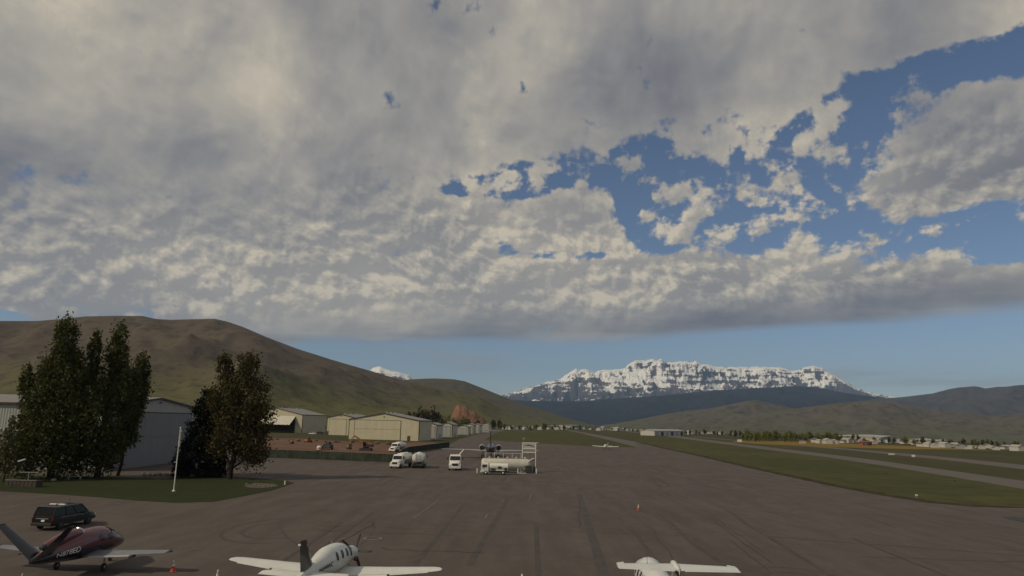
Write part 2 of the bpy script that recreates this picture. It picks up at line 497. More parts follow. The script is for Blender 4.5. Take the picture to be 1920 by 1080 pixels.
# parallel taxiway, its link to the apron, and the far runway
struct(drape('taxiway', pix((2300, 975), (1920, 917), (1780, 893), (1650, 872), (1540, 856), (1420, 841), (1300, 825), (1200, 812), (1120, 803.5), (1128, 803.2), (1215, 811), (1310, 822.5), (1420, 836), (1540, 850), (1650, 864), (1780, 882), (1920, 902), (2300, 950)), 'taxi_asphalt', 0.005))
struct(drape('runway', pix((2300, 925), (1920, 880), (1750, 860), (1560, 841), (1420, 829.5), (1300, 819.5), (1300, 818.5), (1420, 828), (1560, 838.5), (1750, 855), (1920, 872), (2300, 912)), 'taxi_asphalt', 0.005))
struct(drape('link_road', pix((1196, 839.3), (1150, 827), (1100, 815), (1062, 806.4), (1068, 806.2), (1108, 813.6), (1190, 828)), 'taxi_asphalt', 0.006))
# grass infields
struct(drape('infield', pix((1640, 925.5), (1560, 910.5), (1400, 875.5), (1320, 856.5), (1250, 841.5), (1192, 827.5), (1205, 814), (1300, 826), (1420, 842), (1540, 857), (1650, 873), (1780, 894), (1920, 918), (2300, 976), (2150, 984), (1920, 951.5), (1830, 949.5), (1740, 941.5)), 'lush_grass', 0.004))
struct(drape('grass_island', pix((905, 826), (930, 825.5), (1005, 830.5), (1130, 837.5), (1194, 838.4), (1148, 826.6), (1098, 814.6), (1040, 807), (957, 806), (928, 815)), 'lush_grass', 0.008))
struct(drape('flower_field', pix((1385, 826), (1480, 827.5), (1620, 833), (1760, 838.5), (1870, 845), (1700, 842), (1560, 838.3), (1420, 832.5), (1372, 829)), 'orange_field', 0.02))

# --- markings on the apron, all real sheets
def seg(px0, py0, px1, py1, n=6):
    a, b = at(px0, py0), at(px1, py1)
    return [a.lerp(b, i / n) for i in range(n + 1)]
def tint_strips():
    zt = 0; zp = 0
    for (x0, y0, x1, y1, w) in [(1085, 925, 1135, 1085, .75), (955, 930, 880, 1060, .5), (870, 945, 760, 1080, .42), (1235, 960, 1300, 1020, .5), (1300, 1020, 1420, 1100, .5),
                                (1180, 985, 1260, 1090, .35), (1005, 980, 1010, 1090, .4), (1380, 970, 1560, 1080, .4), (1600, 1010, 1800, 1090, .4),
                                (1290, 905, 1370, 920, .5), (700, 960, 560, 1060, .35), (640, 980, 480, 1085, .3)]:
        strip('tar_seam', seg(x0, y0, x1, y1), w, 'tyre_mark', 0.0135 + zt * .0005, apron); zt += 1
    for (x0, y0, x1, y1, w, mt) in [(775, 972, 822, 938, .16, 'faded_white_line'), (775, 972, 1440, 1006, .13, 'faded_white_line'), (1440, 1006, 1920, 1042, .11, 'faded_yellow_line'),
                                    (702, 918, 720, 905, .14, 'faded_white_line'), (992, 938, 996, 926, .14, 'faded_white_line'), (910, 972, 914, 964, .16, 'faded_white_line'),
                                    (1608, 990, 1710, 1024, .13, 'faded_white_line'), (842, 835, 905, 823, .3, 'faded_white_line'),
                                    (170, 946, 178, 946, .3, 'faded_white_line'), (216, 945, 226, 945, .3, 'faded_white_line'), (218, 961, 228, 961, .3, 'faded_white_line'),
                                    (15, 930, 30, 930, .3, 'faded_white_line'), (362, 1029, 377, 1029, .2, 'faded_white_line'), (225, 1077, 260, 1069, .14, 'faded_white_line'),
                                    (1260, 990, 1275, 991, .3, 'faded_white_line'), (1315, 993, 1330, 994, .3, 'faded_white_line')]:
        strip('painted_line', seg(x0, y0, x1, y1), w, mt, 0.0205 + zp * .0005, apron); zp += 1
    c = at(699, 1010); pts = [c + Vector((math.cos(a) * 0.72, math.sin(a) * 0.72, 0)) for a in np.linspace(0, 2 * math.pi, 28)]
    strip('painted_ring', pts, .12, 'white_line', 0.030, apron)
    c = at(640, 1003.5); pts = [c + Vector((math.cos(a) * 0.72, math.sin(a) * 0.72, 0)) for a in np.linspace(0, 2 * math.pi, 28)]
    strip('painted_ring', pts, .08, 'faded_white_line', 0.031, apron)
    zi = 0
    for (cx, cy, r, a0, a1, w) in [(-20.5, 67, 3.4, 90, 300, .34), (-20.5, 67, 5.0, 80, 285, .34), (-30, 62, 18, -40, 40, .25),
                                   (20, 48, 3.0, -60, 130, .22), (20, 48, 4.2, -60, 130, .22), (5, 90, 30, 200, 260, .25)]:
        pts = [Vector((cx + r * math.cos(math.radians(a)), cy + r * 1.5 * math.sin(math.radians(a)), 0)) for a in np.linspace(a0, a1, 30)]
        strip('tyre_mark', pts, w, 'tyre_mark', 0.0080 + zi * .0005, apron); zi += 1
tint_strips()
def cracks():
    r = random.Random(21); z = .0345
    for k in range(26):
        a = Vector((r.uniform(-32, 48), r.uniform(44, 120), 0)); along = r.random() < .55
        d = (AX if along else Vector((AX.y, -AX.x, 0))) * r.uniform(8, 26); pts = []
        for i in range(13): pts.append(a + d * (i / 12) + Vector((r.uniform(-.16, .16), r.uniform(-.16, .16), 0)) * (2.0 if not along else 1.0))
        strip('sealed_crack', pts, r.uniform(.05, .10), 'tyre_mark', z, apron); z += .0004
cracks()
def verge():
    r = random.Random(9)
    for nm, line, w in (('verge', [(1196, 829.5), (1250, 842.5), (1320, 857.5), (1400, 876.5), (1560, 911.5), (1640, 926.5), (1740, 942.5), (1830, 950.5), (1920, 952.5), (2150, 985.5)], 3.2),):
        P = pix(*line); inner, outer = [], []
        for a, b in zip(P[:-1], P[1:]):
            n = max(2, int((b - a).length / 1.6)); q = (b - a).normalized(); nn = Vector((-q.y, q.x, 0))
            if nn.x < 0: nn = -nn
            for i in range(n):
                c = a.lerp(b, i / n); inner.append(c - nn * r.uniform(-.05, .35)); outer.append(c + nn * w * r.uniform(.35, 1.15))
        struct(drape(nm, inner + outer[::-1], 'verge_soil', 0.012))
ground_mat('verge_soil', (0.030, 0.028, 0.013), (0.060, 0.036, 0.022), (0.026, 0.026, 0.011), s1=.15, s2=.7, s3=4)
verge()
# oil-dark patch at the far right edge of the apron
def blob(c, rx, ry, seed):
    r = random.Random(seed)
    return [Vector((c.x + rx * math.cos(a) * r.uniform(.8, 1.1), c.y + ry * math.sin(a) * r.uniform(.8, 1.1), 0)) for a in np.linspace(0, 2 * math.pi, 18)[:-1]]
drape('oil_stain', blob(at(1926, 975), 1.9, 3.2, 3), 'oil', 0.032, apron)

# ------------------------------------------------------------------ hills and mountains
def hill_mat(name, lo, hi, scrub, s=0.004, soil=(0.10, 0.075, 0.05), green_to=120.0, z0=0.0):
    m, t, b = new_mat(name)
    p = world_pos(t); x, y, z = split(p)
    n = noise_tex(p, s, 6, 0.62)
    n2 = noise_tex(p, s * 9, 4, 0.65)
    k = ((z - z0) / green_to + (n - 0.5) * 1.6).step(0.1, 1.0)
    c = mixc(k, lo, hi)
    c = mixc(n2.step(0.48, 0.66) * 0.75, c, scrub)
    c = mixc(noise_tex(p, s * 2.6, 5, 0.7).step(0.58, 0.75) * 0.5, c, soil)
    t.links.new(c.s, b.inputs['Base Color'])
    b.inputs['Roughness'].default_value = 1.0
    b.inputs['Specular IOR Level'].default_value = 0.05
    bump(t, b, n2, 0.5, 6.0)
hill_mat('sage_hill', (0.100, 0.098, 0.040), (0.096, 0.079, 0.060), (0.056, 0.049, 0.036), s=0.0035, green_to=150)
hill_mat('green_hill', (0.090, 0.087, 0.043), (0.086, 0.077, 0.052), (0.054, 0.052, 0.034), s=0.003, green_to=120)
hill_mat('tan_hill', (0.092, 0.089, 0.052), (0.098, 0.085, 0.064), (0.048, 0.046, 0.036), s=0.0018, green_to=200, z0=-60)
hill_mat('dark_ridge', (0.066, 0.062, 0.048), (0.066, 0.058, 0.052), (0.034, 0.034, 0.032), s=0.0009, soil=(0.075, 0.062, 0.052), green_to=500, z0=0)
hill_mat('cloud_shaded_forest', (0.018, 0.020, 0.021), (0.022, 0.023, 0.026), (0.010, 0.012, 0.014), s=0.0008, soil=(0.060, 0.056, 0.046), green_to=700)  # forest colour, darkened further to stand in for cloud shadow
hill_mat('red_cut', (0.16, 0.085, 0.050), (0.24, 0.125, 0.085), (0.10, 0.066, 0.040), s=0.02, soil=(0.40, 0.26, 0.19), green_to=40)

def snow_mat():
    m, t, b = new_mat('snow_rock')
    g = t.nodes.new('ShaderNodeNewGeometry')
    p = S(t, g.outputs['Position']); nrm = S(t, g.outputs['Normal'])
    x, y, z = split(p); nx, ny, nz = split(nrm)
    warp = noise_tex(p, 0.0009, 4, 0.6)
    strata = noise_tex(vec(t, x * 0.0004, y * 0.0004, z * 0.0125 + warp * 2.6), 1.0, 4, 0.65)
    patch = noise_tex(vmath('MULTIPLY', p, (1, 1, 0.6)), 0.0022, 6, 0.68)
    fine = noise_tex(p, 0.010, 4, 0.7)
    height = z.step(520.0, 1250.0)
    s = nz * 0.9 + (strata - 0.5) * 1.5 + (patch - 0.5) * 1.7 + height * 0.50 + (fine - 0.5) * 0.9
    gully = noise_tex(vec(t, x * 0.0042, y * 0.0006, z * 0.0008), 1.0, 5, 0.65)
    s = s + (gully - 0.5) * 1.3
    snow = s.step(0.88, 1.08)
    rock = mixc(patch, (0.058, 0.054, 0.066), (0.115, 0.100, 0.100))
    forest = mixc(fine, (0.030, 0.034, 0.036), (0.050, 0.052, 0.052))
    rock = mixc(z.step(450.0, 800.0), forest, rock)
    c = mixc(snow, rock, (0.84, 0.84, 0.83))
    t.links.new(c.s, b.inputs['Base Color'])
    b.inputs['Roughness'].default_value = 0.9
    b.inputs['Specular IOR Level'].default_value = 0.1
    bump(t, b, fine + patch, 0.6, 40.0)
snow_mat()

def fnoise(x, y, seed, octv=5, ridged=True, rough=0.5):
    a, f, s, tot = 1.0, 1.0, 0.0, 0.0
    for o in range(octv):
        n = mnoise.noise(Vector((x * f + seed * 7.1, y * f - seed * 3.3, seed * 1.7 + o * 5.2)))
        s += a * ((1 - abs(n) * 2.0) if ridged else n); tot += a
        a *= rough; f *= 2.03
    return s / tot
def hill(name, profile, Yr, Yf, mat, label, ncol=200, nrow=60, nscale=400.0, amp=0.28, seed=1, power=1.0, jitter=0.0, zfoot=None, back=0.5):
    """ridge line given by its outline seen at distance Yr, real slopes from the foot at Yf up to it and down behind"""
    xs = np.array([p[0] for p in profile], float); ys = np.array([p[1] for p in profile], float)
    cols = np.linspace(xs[0], xs[-1], ncol)
    ridge = np.interp(cols, xs, ys)
    vs, fs = [], []
    rows = list(np.linspace(0, 1, nrow)) + [1 + back * k for k in (0.15, 0.4, 0.7, 1.0)]
    for j, c in enumerate(cols):
        yr = Yr(c) if callable(Yr) else Yr
        yf = Yf(c) if callable(Yf) else Yf
        R = ray_y(c, ridge[j], yr)
        F = ray_y(c, ridge[j], yf); zf = gz(F.x, F.y) - 4.0 if zfoot is None else zfoot
        H = max(R.z - zf, 1.0)
        for t in rows:
            x = F.x + (R.x - F.x) * t; y = F.y + (R.y - F.y) * t
            if t <= 1:
                s = (t ** power); s = s * s * (3 - 2 * s) * 0.55 + s * 0.45
                env = min(1.0, 4.2 * t * (1.0 - t) + 0.02)
                n = fnoise(x / nscale, y / nscale, seed)
                z = zf + H * s + amp * H * (n - 0.45) * env * (0.35 + 0.65 * s)
                if jitter: z += jitter * fnoise(x / nscale * 6, y / nscale * 6, seed + 3, 4) * min(1, t * 1.5) * (1 - .8 * t ** 8)
            else:
                z = R.z - H * 0.9 * ((t - 1) / back) ** 1.2
            if t < 1: z = min(z, CAM.z + (R.z - CAM.z) * (y / R.y) - (1 - t) * H * .03)   # nothing on the slope overtops the ridge
            vs.append((x, y, z))
    n = len(rows)
    for j in range(len(cols) - 1):
        for i in range(n - 1):
            fs.append((j * n + i, (j + 1) * n + i, (j + 1) * n + i + 1, j * n + i + 1))
    me = bpy.data.meshes.new(name); me.from_pydata(vs, [], fs); me.update()
    me.polygons.foreach_set('use_smooth', [True] * len(me.polygons))
    o = struct(obj(name, me, mat), label)
    if me.polygons[0].normal.z < 0: me.flip_normals()
    return o

hill('hill', [(-700, 560), (-300, 585), (-120, 600), (0, 602), (70, 602), (120, 598), (160, 593.5), (220, 592), (268, 592.5), (290, 598), (320, 600), (360, 599), (403, 598), (425, 603), (455, 613), (500, 632), (560, 655),
              (620, 674), (700, 697), (740, 709), (780, 719), (820, 728), (860, 735), (900, 744), (940, 768), (985, 783), (1040, 795), (1110, 801)],
     lambda c: 2300 + (c * 0.55 if c > 0 else 0), lambda c: 760 + max(0, c - 500) * 1.5, 'sage_hill', 'long brown sagebrush hill rising behind the hangars', 260, 70, 330.0, 0.34, 2, 1.1)
hill('hill', [(640, 735), (700, 721), (740, 714), (790, 710), (815, 709.5), (850, 711), (872, 715), (905, 728), (935, 740), (975, 756), (1020, 770), (1060, 783), (1100, 794), (1140, 801)],
     4300, 2700, 'green_hill', 'smooth green shoulder hill beyond the brown hill', 120, 46, 420.0, 0.22, 5, 1.0)
# red cut in the hillside above the hangar row
hill('quarry_slope', [(844, 784), (850, 771), (855, 762), (860, 759), (866, 761.5), (873, 763), (880, 769), (889, 772), (897, 778.5), (905, 783), (911, 789), (916, 796)], 1750, 1330, 'red_cut', 'orange red earth cut in the hillside above the hangars', 60, 26, 30.0, 0.10, 9, .8, jitter=4.0)
TIMP = [(930, 748), (945, 743), (980, 732), (997, 726), (1012, 723), (1030, 717), (1050, 714), (1062, 705), (1070, 700), (1080, 694), (1086, 697), (1092, 694.5), (1102, 695), (1115, 701), (1121, 698),
        (1127, 696), (1145, 695.5), (1170, 694), (1178, 687), (1185, 682), (1195, 678), (1210, 678.5), (1222, 676), (1231, 677), (1240, 675.5), (1252, 682), (1264, 681.5), (1275, 680), (1290, 680.5), (1305, 679),
        (1315, 685), (1326, 685.5), (1340, 689), (1360, 691), (1380, 689.5), (1405, 691), (1427, 689), (1445, 691.5), (1462, 691), (1474, 694), (1484, 698), (1498, 695), (1508, 691), (1525, 688), (1543, 693),
        (1556, 701), (1573, 710), (1588, 719), (1603, 728), (1625, 736), (1644, 741), (1690, 749)]
hill('snow_mountain', TIMP, 20000, 14500, 'snow_rock', 'broad snow-streaked mountain massif with rocky cliffs', 620, 150, 1500.0, 0.80, 14, 1.2, jitter=260.0, zfoot=-40)
hill('snow_peak', [(680, 706), (700, 690), (712, 687), (722, 692), (735, 696), (748, 698), (765, 703), (780, 712), (800, 730)], 15000, 12800, 'snow_rock', 'small snowy peak showing over the brown hill', 70, 40, 1500.0, 0.3, 4, 1.0, jitter=40.0, zfoot=-40)
hill('forested_foothills', [(900, 765), (950, 750), (1010, 752), (1090, 753), (1160, 747), (1215, 744), (1290, 737), (1345, 732), (1400, 729), (1450, 727), (1490, 724), (1530, 727), (1580, 736), (1640, 744), (1700, 752), (1760, 760)],
     13500, 8200, 'cloud_shaded_forest', 'forested foothills below the snow, coloured dark blue for cloud shadow', 200, 70, 1100.0, 0.55, 21, 1.0, jitter=40.0, zfoot=-40)
hill('ridge', [(1560, 762), (1640, 748), (1679, 746), (1710, 743), (1750, 738), (1775, 731), (1800, 727), (1830, 724.5), (1848, 729), (1866, 726.5), (1890, 725), (1920, 722), (1990, 715), (2100, 722), (2300, 740)],
     10500, 7000, 'dark_ridge', 'dark brown mountain ridge at the right edge', 150, 60, 1000.0, 0.55, 31, 1.0, jitter=30.0, zfoot=-50)
hill('hill', [(1110, 799.5), (1150, 795), (1200, 786), (1245, 777), (1290, 770), (1330, 766), (1370, 758), (1400, 752), (1418, 750.5), (1440, 756), (1480, 764), (1540, 777), (1600, 792)],
     6200, 4300, 'tan_hill', 'low tan hill in front of the forested foothills', 140, 56, 420.0, 0.50, 41, 1.0, zfoot=-48)
hill('hill', [(1330, 795), (1390, 780), (1450, 772), (1500, 765), (1560, 757), (1600, 753.5), (1645, 752), (1680, 756), (1740, 770), (1785, 771.5), (1820, 775), (1860, 781), (1900, 777), (1960, 768), (2080, 762), (2250, 775)],
     5200, 3400, 'tan_hill', 'rounded tan hill behind the valley houses', 180, 60, 400.0, 0.50, 47, 1.0, zfoot=-62)

# ------------------------------------------------------------------ the air between: pale haze that fades the far mountains
def make_haze():
    m = bpy.data.materials.new('haze'); m.use_nodes = True
    t = m.node_tree; t.nodes.clear()
    v = t.nodes.new('ShaderNodeVolumePrincipled')
    v.inputs['Color'].default_value = (0.38, 0.58, 0.95, 1)
    v.inputs['Density'].default_value = HAZE
    v.inputs['Anisotropy'].default_value = 0.0
    o = t.nodes.new('ShaderNodeOutputMaterial'); t.links.new(v.outputs[0], o.inputs['Volume'])
    b = MB().box((5500, 13200, 950), (30000, 28200, 2160)).build('haze', m)
    b['kind'] = 'stuff'; b['label'] = 'thin bluish haze over the valley'
HAZE = 3.0e-5
make_haze()

# ------------------------------------------------------------------ object materials
def ribbed(name, c, pitch=0.3, var=0.1, depth=0.02, rough=0.5):
    """profiled sheet metal: vertical ribs as fine relief"""
    m, t, b = new_mat(name)
    p = coords(t); x, y, z = split(p)
    n = noise_tex(p, 0.35, 4, 0.6); st = noise_tex(vec(t, x * 1.3, y * 1.3, z * 0.08), 1.0, 4, 0.6)
    f = (n * 0.5 + st * 0.5).step(0.32, 0.68)
    t.links.new(mixc(f, tuple(q * (1 - var * 1.5) for q in c), c).s, b.inputs['Base Color'])
    b.inputs['Roughness'].default_value = rough
    r = ((x + y) * (2 * math.pi / pitch))._m('SINE')
    bump(t, b, r, 0.6, depth)
    return m
ribbed('beige_sheet', (0.50, 0.455, 0.335))
ribbed('pale_sheet', (0.52, 0.50, 0.42))
ribbed('white_sheet', (0.33, 0.34, 0.33), pitch=0.5, depth=0.04)
ribbed('grey_sheet', (0.17, 0.18, 0.20), pitch=0.5, depth=0.03)
ribbed('roof_sheet', (0.20, 0.19, 0.185), pitch=0.6)
paint('roof_white', (0.42, 0.42, 0.42), var=.1)
paint('red_trim', (0.050, 0.018, 0.018), rough=.5)
paint('dark_trim', (0.045, 0.042, 0.040), rough=.6)
paint('shade_cloth', (0.046, 0.056, 0.045), rough=.9, var=.35, scale=.5, spec=.1)
paint('galvanised', (0.30, 0.30, 0.30), rough=.5, metal=.3)
paint('white_paint', (0.72, 0.72, 0.70), rough=.38, var=.07, coat=.3)
paint('truck_white', (0.66, 0.66, 0.63), rough=.42, var=.10)
paint('tank_white', (0.52, 0.50, 0.44), rough=.5, var=.12, scale=.6)
paint('black_paint', (0.008, 0.008, 0.009), rough=.35, var=.2, coat=.15, spec=.3)
paint('black_plastic', (0.014, 0.014, 0.014), rough=.6)
paint('rubber', (0.016, 0.015, 0.015), rough=.85)
paint('steel', (0.34, 0.34, 0.34), rough=.4, metal=.6)
paint('chrome', (0.55, 0.55, 0.56), rough=.25, metal=.9)
paint('dark_steel', (0.05, 0.05, 0.052), rough=.55, metal=.2)
paint('lamp_white', (0.75, 0.75, 0.72), rough=.2)
paint('lamp_red', (0.22, 0.012, 0.012), rough=.2)
paint('cone_red', (0.42, 0.045, 0.025), rough=.5, var=.15, scale=5)
paint('cone_white', (0.62, 0.60, 0.58), rough=.4)
paint('digger_yellow', (0.30, 0.190, 0.040), rough=.5, var=.2)
paint('digger_orange', (0.42, 0.13, 0.04), rough=.5, var=.2)
paint('bark', (0.040, 0.033, 0.027), rough=.95, var=.4, scale=3, spec=.1)
paint('stone', (0.16, 0.145, 0.125), rough=.9, var=.3, scale=2)
paint('concrete', (0.22, 0.21, 0.195), rough=.9, var=.2)
paint('wing_silver', (0.155, 0.160, 0.185), rough=.4, var=.15, coat=.2)
paint('wing_edge', (0.33, 0.33, 0.34), rough=.35, var=.1)
paint('navy', (0.010, 0.011, 0.024), rough=.3, var=.2, coat=.4)
paint('tail_grey', (0.030, 0.032, 0.034), rough=.35, var=.2, coat=.3)
paint('tail_red', (0.060, 0.010, 0.010), rough=.4)
paint('jet_grey', (0.075, 0.073, 0.082), rough=.35, var=.2)
paint('aircraft_white', (0.60, 0.61, 0.58), rough=.30, var=.06, coat=.3)
paint('wood', (0.060, 0.048, 0.040), rough=.8, var=.3)
paint('logo_green', (0.020, 0.032, 0.020), rough=.6)
paint('sign_white', (0.42, 0.43, 0.40), rough=.6)
paint('sign_grey', (0.24, 0.25, 0.23), rough=.6)
paint('flag_cloth', (0.30, 0.28, 0.27), rough=.9, var=.25, scale=3)
glass('glass')
MATS['tinted_glass'] = glass('tinted_glass', (0.006, 0.006, 0.007)); MATS['tinted_glass'].node_tree.nodes['Principled BSDF'].inputs['Specular IOR Level'].default_value = 0.25
def two_tone(name, top, bottom, z0, slope):
    m, t, b = new_mat(name)
    p = coords(t); x, y, z = split(p)
    f = (z - y * slope - z0 + (noise_tex(p, 0.4, 2, 0.5) - 0.5) * 0.10).step(-0.04, 0.06)
    n = noise_tex(p, 3.0, 3, 0.6)
    t.links.new(mixc(n * 0.5, mixc(f, bottom, top), (0.02, 0.01, 0.015)).s, b.inputs['Base Color'])
    b.inputs['Roughness'].default_value = 0.26
    b.inputs['Coat Weight'].default_value = 0.5
two_tone('jet_maroon', (0.130, 0.014, 0.024), (0.012, 0.012, 0.022), 1.60, -0.02)

def foliage(name, c1, c2, c3):
    m, t, b = new_mat(name)
    p = coords(t)
    n = noise_tex(p, 0.45, 4, 0.6).step(0.30, 0.70)
    k = noise_tex(p, 5.0, 2, 0.5)
    t.links.new(mixc((k - 0.2) * 0.7, mixc(n, c1, c2), c3).s, b.inputs['Base Color'])
    b.inputs['Roughness'].default_value = 0.75
    b.inputs['Specular IOR Level'].default_value = 0.15
    tr = t.nodes.new('ShaderNodeBsdfTranslucent')
    t.links.new(mixc(n, c2, c1).s, tr.inputs['Color'])
    mx = t.nodes.new('ShaderNodeMixShader'); mx.inputs[0].default_value = 0.25
    out = [q for q in t.nodes if q.type == 'OUTPUT_MATERIAL'][0]
    t.links.new(b.outputs[0], mx.inputs[1]); t.links.new(tr.outputs[0], mx.inputs[2]); t.links.new(mx.outputs[0], out.inputs[0])
foliage('leaf_dark_green', (0.044, 0.052, 0.016), (0.064, 0.070, 0.021), (0.086, 0.086, 0.028))
foliage('leaf_light_green', (0.085, 0.090, 0.040), (0.13, 0.13, 0.065), (0.16, 0.155, 0.085))
foliage('leaf_brown', (0.054, 0.041, 0.017), (0.072, 0.058, 0.022), (0.086, 0.074, 0.028))
foliage('needle', (0.010, 0.013, 0.010), (0.015, 0.018, 0.013), (0.020, 0.022, 0.015))
foliage('leaf_spring', (0.13, 0.14, 0.045), (0.16, 0.165, 0.055), (0.11, 0.115, 0.045))
foliage('leaf_olive', (0.090, 0.086, 0.042), (0.11, 0.10, 0.05), (0.072, 0.064, 0.036))

# ------------------------------------------------------------------ hangars
def bisect(f, target, lo, hi):
    s = 1 if f(hi) > f(lo) else -1
    for _ in range(60):
        m = (lo + hi) / 2
        if (f(m) - target) * s < 0: lo = m
        else: hi = m
    return (lo + hi) / 2
def gable(W, e, r): return [(-W, 0), (0, 0), (0, e), (-W / 2, r), (-W, e)]
def hangar(label, P, W, L, eave, ridge, rz, wall='beige_sheet', trim='dark_trim', doors=None, open_bay=None, walk=None, side_door=False, roof='roof_sheet', group=None, name='hangar'):
    """front gable faces local -Y, front right corner at the origin"""
    t = thing(name, label, 'hangar', P, rz, group)
    th = 0.3
    if open_bay is None:
        MB().prism(gable(W, eave, ridge), 'Y', 0, L).build('wall', wall, t)
    else:                                                            # real bay: jambs, header, sides, back
        x0, x1, h = open_bay
        MB().prism([(x1, 0), (0, 0), (0, eave), (-W / 2, ridge), (-W, eave), (-W, 0), (x0, 0), (x0, h), (x1, h)], 'Y', 0, th).build('front_wall', wall, t)
        MB().box((-th / 2, L / 2 + th / 2, eave / 2), (th, L - th, eave)).build('side_wall', wall, t)
        MB().box((-W + th / 2, L / 2 + th / 2, eave / 2), (th, L - th, eave)).build('side_wall', wall, t)
        MB().prism([(p[0] * (W - 2 * th) / W - th, p[1]) for p in gable(W, eave - .01, ridge - .01)], 'Y', L - th, L - .01).build('back_wall', wall, t)
    # roof slopes, slightly oversailing
    o = 0.35; k = (ridge - eave) / (W / 2)
    rf = None
    for s in (-1, 1):
        xe = (o if s > 0 else -W - o); ze = eave - k * o + .06
        m = MB().prism([(-W / 2, ridge + .06), (xe, ze), (xe, ze + .22), (-W / 2, ridge + .28)], 'Y', -o, L + o)
        m.build('roof', roof, t)
    for s in (-1, 1):
        xe = (o if s > 0 else -W - o); ze = eave - k * o + .06
        MB().prism([(-W / 2, ridge - .10), (xe, ze - .16), (xe, ze + .2), (-W / 2, ridge + .26)], 'Y', -o - .06, -o - .012).build('fascia', trim, t)
        MB().box((xe + s * .04, L / 2, ze + .02), (.06, L + 2 * o, .32)).build('gutter', trim, t)
    for q in range(3 if L > 15 else 0):
        v = MB().box((-W / 2, L * (.2 + .3 * q), ridge + .45), (.9, 1.2, .5)).build('roof_vent', 'galvanised', t, bevel=.05)
    MB().box((-W / 2, -.22, (eave + ridge) / 2 + .1), (.5, .3, .25)).build('wall_lamp', 'dark_trim', t, bevel=.03)
    MB().tube((.16, .4, .1), (.16, .4, eave - .2), .07).build('downpipe', trim, t)
    for x in (-W - .02, .02):
        MB().box((x, -.02, eave / 2), (.28, .10, eave - .3)).build('corner_trim', trim, t)
    for i, (x0, x1, z0, z1, mt) in enumerate(doors or ()):
        d = MB().box(((x0 + x1) / 2, -.07, (z0 + z1) / 2), (x1 - x0, .12, z1 - z0)).build('door_panel', mt, t, bevel=.03)
    if doors:
        x0 = min(d[0] for d in doors); x1 = max(d[1] for d in doors); z1 = max(d[3] for d in doors)
        w = max(.12, W * .006)
        MB().box(((x0 + x1) / 2, -.06, z1 + .12), (x1 - x0 + .4, .16, .22)).build('door_header', 'dark_trim', t)
        for x in (x0 - w * .6, x1 + w * .6): MB().box((x, -.06, z1 / 2), (w, .16, z1)).build('door_jamb', 'dark_trim', t)
    if walk:
        d = MB().box((walk, -.05, 1.15), (1.5, .10, 2.3)).build('walk_door', 'dark_trim', t)
        MB().tube((walk + .5, -.14, 1.1), (walk + .5, -.06, 1.1), .05).build('handle', 'steel', d)
    if side_door:
        d = MB().box((.05, L * .55, 1.2), (.10, 1.2, 2.4)).build('side_door', 'dark_trim', t)
    return t
def fit(fr, xl, eave_y, ridge_y, rear_x, deg):
    P = at(*fr); rz = -math.radians(deg)
    ex = Vector((math.cos(rz), math.sin(rz), 0)); ey = Vector((-math.sin(rz), math.cos(rz), 0))
    W = bisect(lambda w: to_px(P - ex * w)[0], xl, 1, 90)
    L = bisect(lambda l: to_px(P + ey * l)[0], rear_x, 1, 70) if rear_x else 30
    e = bisect(lambda h: to_px(P + Vector((0, 0, h)))[1], eave_y, 1, 25)
    r = bisect(lambda h: to_px(P - ex * W / 2 + Vector((0, 0, h)))[1], ridge_y, 1, 30)
    return P, W, L, e, r, rz

P, W, L, e, r, rz = fit((784.5, 827), 653, 789, 775, 808, 14)
u = W / 131.0
hangar('largest beige hangar with a wide two-panel door behind the dirt yard', P, W, L, e, r, rz,
       doors=[(-120 * u, -34 * u, .1, e * .52, 'beige_sheet'), (-120 * u, -34 * u, e * .54, e * .97, 'beige_sheet')], walk=-18 * u)
P, W, L, e, r, rz = fit((565, 812), 468, 778, 765.5, 609, 14)
h1 = hangar('beige hangar with its big door tilted open, beside the brown tree', P, W, L, e, r, rz, open_bay=(-W * .86, -W * .13, e * .93))
m = MB()                                                              # the tilted door leaf, hinged at the header
dw0, dw1 = -W * .86, -W * .13
m.prism([(-.05, e * .93), (-6.8, e * .47), (-6.9, e * .44), (-.05, e * .86)], 'X', dw0, dw1)
leaf = m.build('door_panel', 'pale_sheet', h1)
for k in range(9): MB().box((dw0 + (dw1 - dw0) * (k + .5) / 9, -6.95, e * .455), (.5, .12, .35)).build('door_rib', 'white_sheet', leaf)
P, W, L, e, r, rz = fit((664, 817), 612, 783.5, 777, None, 14)
hangar('smaller beige hangar squeezed between two larger ones', P, W, 26, e, r, rz, doors=[(-W * .92, -W * .30, .1, e * .9, 'beige_sheet')], walk=-W * .97)
rows = [((818, 822.5), 796, 797, 793, 830, 'first hangar right of the largest one, with a grey side wall', 'pale_sheet'),
        ((847, 820), 826, 796.5, 792, 857.5, 'second hangar right of the largest one, with a pale door', 'beige_sheet'),
        ((878, 815.5), 856, 801, 797, 883, 'third hangar right of the largest one, low with white doors', 'pale_sheet'),
        ((887.5, 814), 871, 797.5, 794, 892.5, 'fourth hangar right of the largest one', 'beige_sheet'),
        ((899, 812.5), 884, 797.5, 794, 904, 'fifth hangar right of the largest one', 'pale_sheet'),
        ((917.5, 811), 902, 796, 793.5, 921, 'farthest hangar at the end of the taxi lane', 'pale_sheet')]
for fr, xl, ey, ry, rx, lb, wm in rows:
    P, W, L, e, r, rz = fit(fr, xl, ey, ry, rx, 9)
    hangar(lb, P, W, min(L, 34), e, r, rz, wall=wm, doors=[(-W * .88, -W * .50, .1, e * .86, 'white_sheet'), (-W * .49, -W * .12, .1, e * .86, 'white_sheet')], side_door=True)
